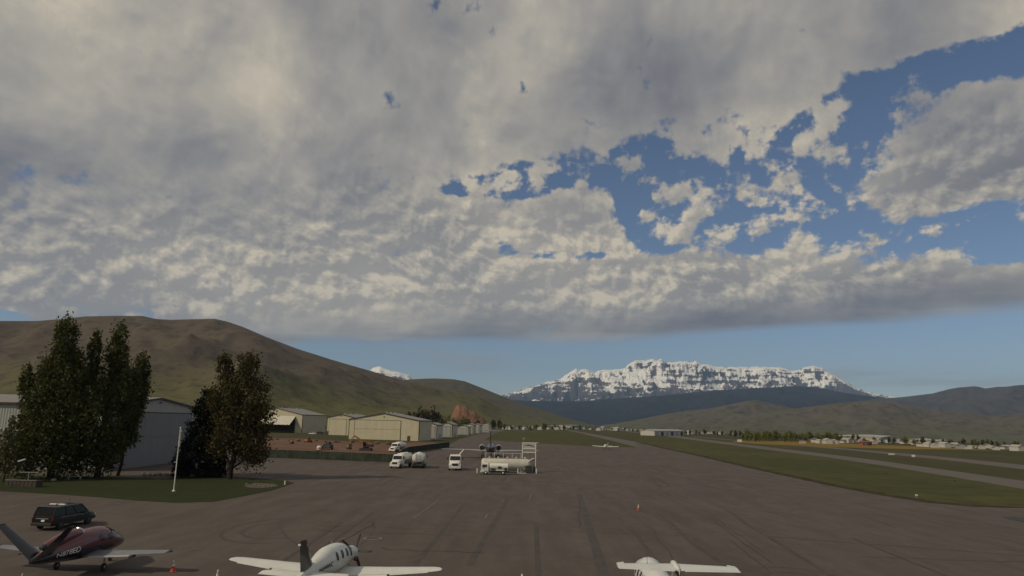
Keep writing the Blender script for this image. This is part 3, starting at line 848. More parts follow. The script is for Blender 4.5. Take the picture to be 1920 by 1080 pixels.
# tall hangar behind the trees at the left: shaded gable end towards the apron
H = hangar('tall white and grey hangar with dark red trim behind the cottonwoods', (-71, 160, 0), 34, 80, 11.4, 13.1, math.pi / 2, wall='white_sheet', trim='red_trim',
           doors=[(-31.5, -2.5, .1, 5.3, 'grey_sheet'), (-31.5, -2.5, 5.42, 10.2, 'grey_sheet')])

# ------------------------------------------------------------------ trees
def leaf_mesh(name, C, size, rng, squash=1.0):
    N = len(C)
    n = rng.normal(size=(N, 3)); n[:, 2] = n[:, 2] * .7 + .35; n /= np.linalg.norm(n, axis=1)[:, None]
    a = np.cross(n, rng.normal(size=(N, 3))); a /= np.linalg.norm(a, axis=1)[:, None] + 1e-9
    b = np.cross(n, a)
    s = (size * rng.uniform(.55, 1.35, N))[:, None]
    w = s * rng.uniform(.45, .8, N)[:, None]
    V = np.stack([C - a * s, C - b * w + n * s * .15, C + a * s, C + b * w + n * s * .15], 1).reshape(-1, 3)
    me = bpy.data.meshes.new(name)
    me.vertices.add(4 * N); me.vertices.foreach_set('co', V.astype(np.float32).ravel())
    me.loops.add(4 * N); me.loops.foreach_set('vertex_index', np.arange(4 * N, dtype=np.int32))
    me.polygons.add(N); me.polygons.foreach_set('loop_start', np.arange(0, 4 * N, 4, dtype=np.int32))
    me.update(calc_edges=True); me.validate()
    return me
def crown_points(lobes, rng, per_m3=1.0, nclump=46, spread=.30, up=1.0):
    """clumps spread through each lobe's shell, leaves spread round the clumps"""
    pts = []
    for (c, rx, ry, rz, n) in lobes:
        k = max(6, nclump)
        d = rng.normal(size=(k, 3)); d /= np.linalg.norm(d, axis=1)[:, None]
        rad = rng.uniform(.30, 1.0, k) ** .55
        cc = np.array(c) + d * rad[:, None] * np.array((rx, ry, rz))
        sz = rng.uniform(.5, 1.3, k)
        idx = rng.choice(k, n, p=sz / sz.sum())
        rr = spread * (rx + ry) / 2
        q = cc[idx] + rng.normal(size=(n, 3)) * (rr * sz[idx])[:, None] * np.array((.55, .55, .95 * up))
        pts.append(q)
    return np.concatenate(pts)
def limb(m, p0, p1, r0, r1, rng, bend=.08, n=7, seg=4):
    p0, p1 = Vector(p0), Vector(p1); L = (p1 - p0).length; prev = p0
    for i in range(1, seg + 1):
        t = i / seg
        q = p0.lerp(p1, t) + Vector((rng.normal(), rng.normal(), 0)) * bend * L * math.sin(math.pi * t) * .5
        m.tube(prev, q, r0 + (r1 - r0) * (i - 1) / seg, r0 + (r1 - r0) * t, n, cap=False); prev = q
def tree(label, cat_name, base_px, Y, lobes_px, leaf, trunk_r, leaf_size, density, seed, trunk_top=None, group=None, depth=1.0, spread=.36, nclump=60):
    rng = np.random.default_rng(seed)
    B = ray_y(base_px[0], base_px[1], Y); B.z = gz(B.x, B.y)
    t = thing(cat_name, label, 'tree', B, 0, group)
    lobes = []
    for i, (lx, ly, rx, ry) in enumerate(lobes_px):
        c = ray_y(lx, ly, Y) - B; k = Y / FPX
        off = rng.uniform(-.6, .6) * rx * k * .8
        n = int(density * rx * ry * k * k * 92)
        lobes.append(((c.x, c.y + off, c.z), rx * k, rx * k * depth, ry * k, n))
    me = leaf_mesh('crown', crown_points(lobes, rng, nclump=nclump, spread=spread), leaf_size, rng)
    obj('crown', me, leaf, t)
    m = MB()
    topz = max(l[0][2] for l in lobes) if trunk_top is None else trunk_top
    big = max(lobes, key=lambda l: l[0][2])
    limb(m, (0, 0, -.2), (big[0][0] * .6, big[0][1] * .6, topz * .62), trunk_r, trunk_r * .5, rng, .05, 9, 5)
    for l in lobes:
        z0 = min(max(l[0][2] * .35, 1.5), topz * .5)
        limb(m, (big[0][0] * .3 * z0 / topz, big[0][1] * .3, z0), (l[0][0], l[0][1], l[0][2] + l[3] * .55), trunk_r * .45, trunk_r * .08, rng, .10, 6, 5)
        for _ in range(4):
            e = Vector(l[0]) + Vector((rng.normal() * l[1] * .5, rng.normal() * l[2] * .5, rng.uniform(-.2, .8) * l[3]))
            limb(m, (l[0][0] * .9, l[0][1] * .9, l[0][2] - l[3] * .3), e, trunk_r * .16, trunk_r * .03, rng, .12, 5, 3)
    m.build('trunk', 'bark', t, smooth=True)
    return t
tree('tall dark green cottonwood, leftmost of the big clump', 'cottonwood_tree', (95, 893), 110, [(128, 655, 22, 62), (140, 720, 24, 60), (104, 700, 26, 62), (78, 750, 32, 60), (52, 715, 11, 34), (96, 800, 46, 60), (56, 815, 28, 52), (60, 858, 36, 30), (120, 850, 34, 40), (150, 800, 22, 60), (150, 740, 12, 40)],
     'leaf_dark_green', .55, .22, 3.1, 3)
tree('tall dark green cottonwood in the middle of the big clump, two pointed tops', 'cottonwood_tree', (182, 890), 113, [(219, 660, 19, 62), (222, 730, 28, 58), (178, 665, 13, 50), (178, 735, 20, 56), (196, 790, 40, 56), (170, 845, 34, 44), (210, 840, 24, 40)],
     'leaf_dark_green', .50, .22, 3.1, 5)
tree('dark green cottonwood at the right edge of the big clump', 'cottonwood_tree', (222, 878), 118, [(268, 692, 14, 32), (256, 730, 20, 44), (240, 780, 22, 44), (246, 818, 13, 22), (226, 820, 12, 30)],
     'leaf_dark_green', .28, .21, 3.0, 7)
tree('reddish brown cottonwood right of the dark spruce', 'cottonwood_tree', (431, 894), 116, [(421, 690, 15, 30), (466, 690, 21, 30), (420, 745, 26, 40), (466, 750, 34, 44), (440, 790, 38, 36), (488, 790, 20, 38), (462, 832, 36, 34), (478, 855, 22, 18), (418, 830, 20, 30)],
     'leaf_brown', .42, .21, 2.8, 9)
tree('pale green young tree at the left edge of the picture', 'young_tree', (8, 896), 104, [(24, 800, 5, 20), (12, 830, 14, 30), (4, 865, 17, 30), (22, 850, 8, 28)], 'leaf_light_green', .10, .19, 3.4, 11)
def spruce(label, base_px, Y, top_y, half_px, seed):
    rng = np.random.default_rng(seed)
    B = ray_y(*base_px, Y); B.z = gz(B.x, B.y)
    t = thing('spruce_tree', label, 'tree', B)
    Ht = ray_y(base_px[0], top_y, Y).z - B.z; Rb = half_px * Y / FPX
    pts = []; m = MB(); m.tube((0, 0, -.2), (0, 0, Ht * .97), .32, .03, 8)
    z = Ht * .05
    while z < Ht * .97:
        f = z / Ht
        r = Rb * (1 - f) ** .62 * min(1, .74 + f * 1.6) * rng.uniform(.86, 1.08)
        for k in range(int(9 - 4 * f)):
            a = rng.uniform(0, 2 * math.pi); rr = r * rng.uniform(.72, 1.12)
            tip = np.array((math.cos(a) * rr, math.sin(a) * rr, z - rr * .10 + rng.uniform(-.2, .4)))
            m.tube((0, 0, z), tip, .05, .015, 5, cap=False)
            n = int(46 * rr) + 12
            s = rng.uniform(.22, 1.0, n) ** .7
            q = np.array((0, 0, z))[None] * (1 - s)[:, None] + tip[None] * s[:, None]
            q += rng.normal(size=(n, 3)) * np.array((.30, .30, .26)) * (.5 + s[:, None] * .7)
            pts.append(q)
        z += rng.uniform(.42, .62)
    obj('crown', leaf_mesh('crown', np.concatenate(pts), .19, rng), 'needle', t)
    m.build('trunk', 'bark', t, smooth=True)
spruce('dark conical spruce between the grey hangar and the brown tree', (372, 892), 119, 728, 52, 4)

# shared small trees for the far rows
def small_tree(seed, h, w, leaf, n=520):
    rng = np.random.default_rng(seed)
    lobes = [((rng.uniform(-.25, .25) * w, rng.uniform(-.25, .25) * w, h * z), w * rr, w * rr, h * .24, int(n / 4)) for z, rr in ((.36, .42), (.55, .46), (.74, .34), (.58, .38))]
    me = leaf_mesh('crown', crown_points(lobes, rng, nclump=14, spread=.38), h * .06, rng)
    me.materials.append(MATS[leaf])
    m = MB(); limb(m, (0, 0, -.3), (0, 0, h * .7), h * .025, h * .01, rng, .03, 6, 3)
    mt = bpy.data.meshes.new('trunk'); mt.from_pydata(m.v, [], m.f); mt.materials.append(MATS['bark'])
    return me, mt
PROTO = {k: [small_tree(s + 100 * i, 1.0, .42 if k != 'wide' else .6, lf) for s in range(3)] for i, (k, lf) in enumerate((('olive', 'leaf_olive'), ('wide', 'leaf_spring'), ('brown', 'leaf_brown')))}
def far_tree(px, py, h, kind, label, group, rng, name='valley_tree'):
    P = at(px, py); t = thing(name, label, 'tree', P, rng.uniform(0, 6.28), group)
    c, tr = PROTO[kind][rng.randrange(3)]
    k = rng.uniform(.85, 1.2)
    for n_, me in (('crown', c), ('trunk', tr)):
        o = obj(n_, me, None, t); o.scale = (h * k, h * k, h)
    return t
rg = random.Random(5)
for x, y, h, kd in [(742, 812, 11, 'olive'), (768, 811, 13, 'olive'), (786, 810, 16, 'olive'), (800, 810, 15, 'olive'), (811, 809, 17, 'olive'), (826, 808, 14, 'wide'), (838, 808, 11, 'olive'), (852, 808, 10, 'wide'), (866, 807, 12, 'wide'), (880, 806, 10, 'olive'), (896, 806, 10, 'brown')]:
    far_tree(x, y, h * 1.35, kd, 'olive green tree standing behind the hangar row', 'trees behind the hangar row', rg)
far_tree(925, 806, 15, 'brown', 'left one of the two bare brown trees at the end of the taxi lane', 'bare brown trees', rg)
far_tree(936, 806, 15, 'brown', 'right one of the two bare brown trees at the end of the taxi lane', 'bare brown trees', rg)

# ------------------------------------------------------------------ fence round the dirt yard
def fence():
    t = thing('site_fence', 'dark green screened fence along the front of the dirt yard', 'fence', at(495, 857))
    B = t.location
    line = pix((440, 854.5), (495, 857), (560, 859.5), (640, 863), (738, 867.5), (764, 850.5), (800, 845), (842, 839))
    for a, b in zip(line[:-1], line[1:]):
        n = max(1, round((b - a).length / 3.0))
        for i in range(n):
            p, q = a.lerp(b, i / n) - B, a.lerp(b, (i + 1) / n) - B
            d = (q - p).normalized(); ang = math.atan2(d.y, d.x); c = (p + q) / 2
            MB().tube((p.x, p.y, 0), (p.x, p.y, 2.0), .035, n=6).build('post', 'galvanised', t)
            MB().box((c.x + d.y * .05, c.y - d.x * .05, 1.0), ((q - p).length - .05, .02, 1.84), rz=ang, rx=rg.uniform(-.03, .03)).build('screen_panel', 'shade_cloth', t)
fence()
def flagpole():
    B = at(325.5, 921.5); t = thing('flagpole', 'tall thin white pole standing on the lawn before the spruce', 'pole', B)
    h = bisect(lambda z: to_px(B + Vector((0, 0, z)))[1], 803, 2, 15)
    MB().tube((0, 0, 0), (0, 0, h), .075, .045, 10).build('pole', 'white_paint', t, smooth=True)
    MB().lathe((0, 0, 0), (0, 0, 1), [(0, .22), (.12, .20), (.16, .10), (.3, .09)], 14).build('base', 'white_paint', t)
    MB().lathe((0, 0, h - .02), (0, 0, 1), [(0, .02), (.05, .09), (.12, .1), (.2, .03)], 10).build('finial', 'white_paint', t, smooth=True)
    rings = []
    for k in range(9):                                             # limp furled flag hanging along the pole
        z = h - .1 - k * .30; w = .10 + .10 * math.sin(k * 1.3) ** 2
        rings.append([Vector((.10 + w * math.cos(a) + .04 * math.sin(k * 2.1), .06 * math.sin(a), z + .03 * math.sin(a * 3 + k))) for a in np.linspace(0, 2 * math.pi, 9)[:-1]])
    MB().loft(rings).build('flag', 'flag_cloth', t, smooth=True)
    MB().tube((-.35, 0, h * .46), (.05, 0, h * .46), .03).build('bracket', 'white_paint', t)
    MB().box((-.12, 0, h * .30), (.14, .10, .34)).build('cleat_box', 'galvanised', t, bevel=.02)
flagpole()

# small things under the trees and on the lawn
def rock(name, label, px, py, s, seed, group=None, mat='stone'):
    r = random.Random(seed); m = MB()
    bm = bmesh.new(); bmesh.ops.create_icosphere(bm, subdivisions=2, radius=1)
    me = bpy.data.meshes.new(name)
    for v in bm.verts:
        k = 1 + .35 * mnoise.noise(v.co * 1.3 + Vector((seed * 3.1, 0, 0)))
        v.co = Vector((v.co.x * s * k, v.co.y * s * .8 * k, (v.co.z * .55 + .35) * s * k))
    bm.to_mesh(me); bm.free()
    return tag(obj(name, me, mat, None, at(px, py)), label, 'rock', group)
for i in range(16):
    rock('border_rock', 'small grey rock in the stone border behind the pole', 268 + i * 3.6 + rg.uniform(-1, 1), 890 + (i % 3) * 2.2, rg.uniform(.22, .42), i, 'rocks of the lawn border')
for i in range(9):
    rock('bed_rock', 'small rock in the gravel bed at the tip of the lawn', 462 + i * 6 + rg.uniform(-2, 2), 909 + (i % 3) * 2.2, rg.uniform(.14, .26), 40 + i, 'rocks in the gravel bed')
def bollard(label, px, py, h, r):
    B = at(px, py); t = thing('bollard', label, 'bollard', B)
    MB().lathe((0, 0, 0), (0, 0, 1), [(0, r), (h * .92, r), (h, r * .5)], 12).build('post', 'white_paint', t, smooth=True)
    MB().lathe((0, 0, 0), (0, 0, 1), [(0, r * 1.8), (.06, r * 1.7), (.08, r)], 12).build('foot', 'concrete', t)
bollard('short white marker post at the right tip of the lawn', 534, 909.5, .62, .10)
bollard('pale upright post under the left cottonwood', 91, 897, .9, .09)
bollard('short white post left of the fuel tank', 894.5, 887.5, .95, .09)
def garden_shed():
    B = at(44, 913); t = thing('planter_box', 'low dark wooden box with a pale rail under the left cottonwood', 'planter', B)
    MB().box((0, 0, .45), (4.2, 1.4, .9)).build('body', 'wood', t, bevel=.03)
    for k in range(8): MB().box((-1.85 + k * .53, -.72, .45), (.46, .04, .8)).build('plank', 'wood', t)
    MB().box((0, -.72, .95), (4.3, .12, .10)).build('rail', 'concrete', t)
    MB().tube((.9, -.6, .9), (.9, -.6, 2.0), .05).build('post', 'galvanised', t)
    MB().box((.9, -.6, 2.0), (2.6, .08, .10)).build('crossbar', 'galvanised', t)
garden_shed()
def slab(label, px, py, rz):
    B = at(px, py); t = thing('bench', label, 'bench', B, rz)
    MB().box((0, 0, .45), (2.2, .5, .10)).build('seat', 'concrete', t, bevel=.02)
    for x in (-.8, .8): MB().box((x, 0, .20), (.2, .42, .4)).build('leg', 'concrete', t)
slab('pale stone bench under the cottonwood clump', 140, 899, .25)
def yard_lamp():
    B = at(36, 905); t = thing('floodlight', 'small white floodlight on a post beside the planter', 'lamp', B)
    MB().tube((0, 0, 0), (0, 0, 3.0), .05).build('post', 'dark_steel', t)
    MB().box((0, -.12, 3.15), (.95, .45, .22), rz=.3, ry=-.35).build('lamp_head', 'lamp_white', t, bevel=.05)
yard_lamp()
rock('pale_rock', 'round pale boulder near the stone bench', 100, 902, .42, 77, None, 'concrete')

# ------------------------------------------------------------------ lettering
def lettering(name, text, size, mat, parent, M, extrude=0.004):
    cu = bpy.data.curves.new(name, 'FONT'); cu.body = text; cu.size = size; cu.extrude = extrude
    cu.align_x = 'CENTER'; cu.align_y = 'CENTER'
    ob = bpy.data.objects.new(name + '_tmp', cu); col.objects.link(ob)
    dg = bpy.context.evaluated_depsgraph_get()
    me = bpy.data.meshes.new_from_object(ob.evaluated_get(dg)); me.name = name
    bpy.data.objects.remove(ob); bpy.data.curves.remove(cu)
    me.transform(M)
    me.materials.clear()
    return obj(name, me, mat, parent)
def frame(o, x, y, z=None):
    """matrix with text along x, up along y, placed at o"""
    x = Vector(x).normalized(); y = Vector(y).normalized(); z = x.cross(y).normalized(); y = z.cross(x)
    return Matrix(((x.x, y.x, z.x, o[0]), (x.y, y.y, z.y, o[1]), (x.z, y.z, z.z, o[2]), (0, 0, 0, 1)))

def wrapped_text(name, text, size, mat, parent, side, y0, frac0, hh, stretch=1.0):
    """lettering laid on the right-hand flank: every vertex moved onto the skin"""
    o = lettering(name, text, size, mat, parent, Matrix.Diagonal((stretch, 1, 1, 1)))
    for v in o.data.vertices:
        f = max(-.95, min(.95, frac0 + v.co.y / hh)); p, n = side(y0 + v.co.x, f)
        v.co = p + n * (.022 + v.co.z)
    return o
# ------------------------------------------------------------------ shared shapes
def wheel(parent, c, r, w, rim='steel', axis=(1, 0, 0), name='wheel', n=20):
    a = Vector(axis).normalized()
    o = MB().lathe(Vector(c) - a * w / 2, a, [(0, r * .80), (w * .12, r * .97), (w * .3, r), (w * .7, r), (w * .88, r * .97), (w, r * .80)], n).build(name, 'rubber', parent, smooth=True)
    MB().lathe(Vector(c) - a * (w / 2 + .012), a, [(0, r * .30), (.03, r * .55), (w * .2, r * .60), (w + .024 - w * .2, r * .60), (w - .006, r * .55), (w + .024, r * .30)], n).build('rim', rim, o, smooth=True)
    return o
def sring(y, zc, hw, hh, n=22, ex=2.0, flat=0.0):
    r = []
    for j in range(n):
        a = 2 * math.pi * j / n
        c, s = math.cos(a), math.sin(a)
        r.append(Vector((hw * math.copysign(abs(c) ** (2 / ex), c), y, zc + hh * math.copysign(abs(s) ** (2 / ex), s))))
    return r
def densify(st, k=3):
    st = sorted(st, key=lambda s: s[0]); ys = np.array([s[0] for s in st]); out = []
    yy = np.concatenate([np.linspace(ys[i], ys[i + 1], k, endpoint=False) for i in range(len(ys) - 1)] + [[ys[-1]]])
    cols = []
    for c in range(1, len(st[0])):
        v = np.array([s[c] for s in st]); m = np.gradient(v, ys); r = []
        for y in yy:                                                # cubic Hermite
            i = min(max(np.searchsorted(ys, y) - 1, 0), len(ys) - 2); h = ys[i + 1] - ys[i]; t = (y - ys[i]) / h
            q = (2*t**3-3*t**2+1)*v[i] + (t**3-2*t**2+t)*h*m[i] + (-2*t**3+3*t**2)*v[i+1] + (t**3-t**2)*h*m[i+1]
            lo, hi = min(v[i], v[i+1]), max(v[i], v[i+1]); r.append(min(max(q, lo - .1*(hi-lo)), hi + .1*(hi-lo)))
        cols.append(r)
    return [tuple([y] + [c[i] for c in cols]) for i, y in enumerate(yy)]
def fuselage(st, mat, parent, name='fuselage', n=24, ex=2.0):
    D_ = densify(st)
    MB().loft([sring(y, z, max(w, .01), max(h, .01), n, ex) for y, z, w, h in D_]).build(name, mat, parent, smooth=True)
    def side(y, frac):                                               # point and outward normal on the right side at height fraction
        ys = [d[0] for d in D_]; z = np.interp(y, ys, [d[1] for d in D_]); w = np.interp(y, ys, [d[2] for d in D_]); h = np.interp(y, ys, [d[3] for d in D_])
        a = math.asin(frac); return Vector((w * math.cos(a), y, z + h * frac)), Vector((math.cos(a) / w, 0, math.sin(a) / h)).normalized()
    return side
AF = [(0, 0), (.02, .035), (.10, .075), (.30, .10), (.55, .078), (.80, .036), (1.0, .004), (1.0, -.004), (.80, -.018), (.45, -.035), (.15, -.04), (.02, -.022)]
def surf(stations, thick=1.0):
    """lifting surface: stations of (leading edge point, chord, span normal) along which an aerofoil is lofted; chord runs to -Y"""
    rings = []
    for le, ch, up in stations:
        le = Vector(le); up = Vector(up).normalized()
        rings.append([le + Vector((0, -a * ch, 0)) + up * (b * ch * thick) for a, b in AF])
    return MB().loft(rings)
def window_patch(parent, p, nrm, w, h, name='window', mat='glass', up=(0, 0, 1)):
    f = Vector((0, 1, 0)); u = nrm.cross(f).normalized()
    if u.z < 0: u = -u
    ring = lambda k, o: [p + nrm * o + f * (math.cos(a) * w * k) + u * (math.sin(a) * h * k) for a in np.linspace(0, 2 * math.pi, 17)[:-1]]
    return MB().loft([ring(1, -.02), ring(1, .012), ring(.9, .022)]).build(name, mat, parent, smooth=True)

def ground_of(px, py, z):
    p = at(px, py, z); return Vector((p.x, p.y, 0))
# ------------------------------------------------------------------ maroon V-tail jet
def vtail_jet():
    t = thing('vtail_jet', 'small maroon and navy jet with a V-shaped tail, parked by the black car', 'airplane', ground_of(156, 1036, 1.1), -math.radians(3))
    st = [(4.35, 1.22, .05, .05), (4.1, 1.25, .26, .24), (3.5, 1.34, .50, .46), (2.8, 1.46, .67, .66), (2.0, 1.62, .78, .86), (1.0, 1.70, .82, .95), (-.4, 1.70, .80, .92), (-1.8, 1.62, .64, .74), (-3.1, 1.52, .44, .50), (-4.3, 1.45, .25, .30), (-4.9, 1.42, .09, .12)]
    side = fuselage(st, 'jet_maroon', t)
    for s in (-1, 1):
        surf([((s * .55, .95, 1.02), 1.85, (0, 0, 1)), ((s * 3.2, .72, 1.15), 1.35, (0, 0, 1)), ((s * 5.75, .50, 1.30), .85, (0, 0, 1))], 1.1).build('wing', 'wing_silver', t, smooth=True)
        surf([((s * .8, .985, 1.036), .22, (0, 0, 1)), ((s * 3.2, .755, 1.163), .17, (0, 0, 1)), ((s * 5.75, .53, 1.312), .12, (0, 0, 1))], 2.6).build('leading_edge', 'wing_edge', t, smooth=True)
        surf([((s * 5.75, .53, 1.30), .86, (0, 0, 1)), ((s * 5.98, .20, 1.33), .50, (0, 0, 1))], 1.2).build('wing_tip', 'black_plastic', t, smooth=True)
        MB().loft([[Vector((s * 1.0, -.86, 1.075)), Vector((s * 3.6, -.66, 1.185)), Vector((s * 3.6, -.66, 1.155)), Vector((s * 1.0, -.86, 1.04))],
                   [Vector((s * 1.0, -1.14, 1.01)), Vector((s * 3.6, -.92, 1.13)), Vector((s * 3.6, -.92, 1.115)), Vector((s * 1.0, -1.14, .995))]]).build('flap', 'wing_edge', t)
        MB().tube((s * 3.7, -.3, 1.08), (s * 3.7, -1.0, 1.05), .08, .03).build('flap_fairing', 'black_plastic', t)
        # V-tail fin
        d = Vector((s * .72, 0, .70)).normalized(); up = Vector((-s * .70, 0, .72))
        p = Vector((s * .16, -3.45, 1.50))
        surf([(p, 1.35, up), (p + d * 1.4 + Vector((0, -.50, 0)), 1.05, up), (p + d * 2.75 + Vector((0, -.98, 0)), .72, up)], 1.0).build('tail_fin', 'navy', t, smooth=True)
        surf([(p + d * 2.75 + Vector((0, -.98, 0)), .73, up), (p + d * 2.86 + Vector((0, -1.06, 0)), .58, up)], 1.1).build('fin_cap', 'black_plastic', t, smooth=True)
        g = MB().tube((s * 1.6, -.15, 1.05), (s * 1.6, -.15, .3), .06).build('gear_leg', 'steel', t)
        wheel(t, (s * 1.6, -.15, .26), .26, .16)
        for k in range(2):
            y = 1.55 - k * .95
            q, nn = side(y, .30); 
            if s < 0: q.x, nn.x = -q.x, -nn.x
            window_patch(t, q, nn, .30, .21)
    MB().loft([sring(y, z, w, h, 20) for y, z, w, h in [(-.75, 2.46, .36, .30), (-1.1, 2.47, .42, .35), (-2.0, 2.42, .43, .36), (-3.0, 2.26, .34, .29), (-3.9, 2.08, .23, .20)]]).build('engine_cowl', 'jet_maroon', t, smooth=True)
    MB().loft([sring(y, z, w, h, 20) for y, z, w, h in [(-.70, 2.46, .38, .32), (-.78, 2.46, .40, .34), (-.82, 2.46, .34, .28)]]).build('intake_lip', 'chrome', t, smooth=True)
    MB().lathe((0, -3.88, 2.085), (0, -1, 0), [(0, .20), (.22, .15), (.24, .10)], 16).build('exhaust', 'dark_steel', t, smooth=True)
    MB().loft([sring(y, z, w, h, 16) for y, z, w, h in [(-.8, 2.1, .26, .25), (-2.4, 2.05, .2, .25), (-3.6, 1.85, .1, .2)]]).build('pylon', 'jet_maroon', t, smooth=True)
    # windscreen band
    rings = []
    for y, z, w, h, f0, f1 in [(2.62, 1.50, .695, .72, .60, .99), (2.25, 1.575, .745, .80, .30, .97), (1.86, 1.65, .795, .885, .25, .93)]:
        aa = np.linspace(math.asin(f0), math.pi - math.asin(f0), 15)
        rings.append([Vector(((w + .008) * math.cos(a), y, z + (h + .008) * math.sin(a))) for a in aa])
    MB().loft(rings, cap=False, closed=False).build('windscreen', 'glass', t, smooth=True)
    MB().tube((0, 3.1, 1.0), (0, 3.1, .24), .05).build('gear_leg', 'steel', t); wheel(t, (0, 3.1, .2), .20, .12)
    wrapped_text('registration', 'N878ED', .46, 'lamp_white', t, side, -2.3, -.08, .75, 1.15)
    return t
vtail_jet()

# ------------------------------------------------------------------ white single turboprop
def turboprop():
    t = thing('turboprop_plane', 'white low-wing propeller plane with a dark grey tail fin and oval windows', 'airplane', ground_of(627, 1066, 1.2), -math.radians(8))
    st = [(3.35, 1.62, .16, .16), (3.1, 1.62, .36, .36), (2.3, 1.66, .48, .48), (1.5, 1.72, .58, .60), (.7, 1.82, .68, .76), (-.3, 1.88, .72, .84), (-1.6, 1.88, .70, .82), (-2.8, 1.80, .52, .60), (-3.9, 1.72, .32, .38), (-4.7, 1.66, .16, .22), (-5.1, 1.64, .06, .10)]
    side = fuselage(st, 'aircraft_white', t)
    for s in (-1, 1):
        surf([((s * .5, 1.05, 1.02), 2.05, (0, 0, 1)), ((s * 3.3, .78, 1.20), 1.62, (0, 0, 1)), ((s * 6.1, .52, 1.42), 1.12, (0, 0, 1)), ((s * 6.5, .36, 1.46), .86, (0, 0, 1)), ((s * 6.72, .05, 1.48), .40, (0, 0, 1))], 1.15).build('wing', 'aircraft_white', t, smooth=True)
        a0, a1 = (s * .75, -1.02, .98), (s * 3.6, -.86, 1.17)
        MB().loft([[Vector(a0) + Vector((0, .10, .06)), Vector(a1) + Vector((0, .10, .05)), Vector(a1), Vector(a0)],
                   [Vector(a0) + Vector((0, -.34, -.10)), Vector(a1) + Vector((0, -.28, -.08)), Vector(a1) + Vector((0, -.28, -.10)), Vector(a0) + Vector((0, -.34, -.12))]]).build('flap', 'aircraft_white', t)
        b0, b1 = (s * 3.75, -.84, 1.19), (s * 6.0, -.62, 1.39)
        MB().loft([[Vector(b0) + Vector((0, .06, .04)), Vector(b1) + Vector((0, .06, .035)), Vector(b1), Vector(b0)],
                   [Vector(b0) + Vector((0, -.12, .005)), Vector(b1) + Vector((0, -.10, .005)), Vector(b1) + Vector((0, -.10, -.008)), Vector(b0) + Vector((0, -.12, -.008))]]).build('aileron', 'aircraft_white', t)
        surf([((s * .12, -3.75, 1.72), 1.15, (0, 0, 1)), ((s * 2.35, -3.98, 1.76), .80, (0, 0, 1)), ((s * 2.50, -4.12, 1.76), .55, (0, 0, 1))], 1.0).build('tailplane', 'aircraft_white', t, smooth=True)
        surf([((s * .3, -4.84, 1.74), .32, (0, 0, 1)), ((s * 2.42, -4.74, 1.775), .25, (0, 0, 1))], .8).build('elevator', 'aircraft_white', t, smooth=True)
        MB().tube((s * 2.1, -.1, 1.05), (s * 2.1, -.1, .3), .07).build('gear_leg', 'steel', t); wheel(t, (s * 2.1, -.1, .27), .27, .17)
        for k in range(4):
            q, nn = side(1.0 - k * .78, .36)
            if s < 0: q.x, nn.x = -q.x, -nn.x
            window_patch(t, q, nn, .155, .25)
        MB().lathe((s * .42, 2.45, 1.42), (s * .35, -1, -.1), [(0, .11), (.45, .10), (.47, .07)], 12).build('exhaust', 'dark_steel', t, smooth=True)
    # fin and rudder, seen edge-on from behind
    fin = surf([((0, -3.30, 1.95), 1.62, (1, 0, 0)), ((0, -3.92, 2.75), 1.18, (1, 0, 0)), ((0, -4.42, 3.52), .84, (1, 0, 0)), ((0, -4.52, 3.60), .66, (1, 0, 0))], .9).build('tail_fin', 'tail_grey', t, smooth=True)
    surf([((0, -4.38, 3.34), .885, (1, 0, 0)), ((0, -4.43, 3.53), .85, (1, 0, 0)), ((0, -4.54, 3.62), .62, (1, 0, 0))], 1.0).build('fin_cap', 'tail_red', t, smooth=True)
    surf([((0, -4.34, 3.26), .30, (1, 0, 0)), ((0, -4.37, 3.33), .28, (1, 0, 0))], 3.2).build('fin_stripe', 'cone_white', t, smooth=True)
    MB().tube((0, -5.26, 3.42), (0, -5.38, 3.44), .07, .05).build('tail_light', 'lamp_white', t)
    # pale scroll on the fin side
    sw = MB()
    for k, (y, z) in enumerate([(-4.10, 2.85), (-4.22, 2.75), (-4.28, 2.62), (-4.24, 2.50), (-4.20, 2.38), (-4.28, 2.24), (-4.40, 2.16)][:-1]):
        y2, z2 = [(-4.22, 2.75), (-4.28, 2.62), (-4.24, 2.50), (-4.20, 2.38), (-4.28, 2.24), (-4.40, 2.16)][k]
        sw.tube((.062, y, z), (.068, y2, z2), .035, .035, 6)
    sw.build('fin_scroll', 'steel', t, smooth=True)
    # windscreen
    rings = []
    for y, z, w, h, f0 in [(1.62, 1.71, .565, .58, .55), (1.25, 1.755, .612, .665, .42), (.86, 1.80, .66, .74, .36)]:
        aa = np.linspace(math.asin(f0), math.pi - math.asin(f0), 15)
        rings.append([Vector(((w + .012) * math.cos(a), y, z + (h + .012) * math.sin(a))) for a in aa])
    MB().loft(rings, cap=False, closed=False).build('windscreen', 'glass', t, smooth=True)
    sp = MB().lathe((0, 3.3, 1.62), (0, 1, 0), [(0, .19), (.2, .18), (.4, .12), (.52, .02)], 16).build('spinner', 'steel', t, smooth=True)
    for k in range(5):
        a = math.radians(74 + 72 * k); d = Vector((math.cos(a), 0, math.sin(a))); c = Vector((0, 3.48, 1.62)); n_ = Vector((-d.z, 0, d.x))
        rings = []
        for rr, w, tw in ((.12, .05, .9), (.4, .09, .7), (.8, .10, .45), (1.08, .085, .3), (1.17, .04, .25)):
            e = n_ * math.cos(tw) + Vector((0, 1, 0)) * math.sin(tw); f = d.cross(e)
            rings.append([c + d * rr + e * w, c + d * rr + f * .018, c + d * rr - e * w, c + d * rr - f * .018])
        MB().loft(rings).build('propeller_blade', 'black_plastic', t, smooth=True)
    MB().tube((0, 2.3, 1.2), (0, 2.3, .25), .05).build('gear_leg', 'steel', t); wheel(t, (0, 2.3, .22), .22, .13)
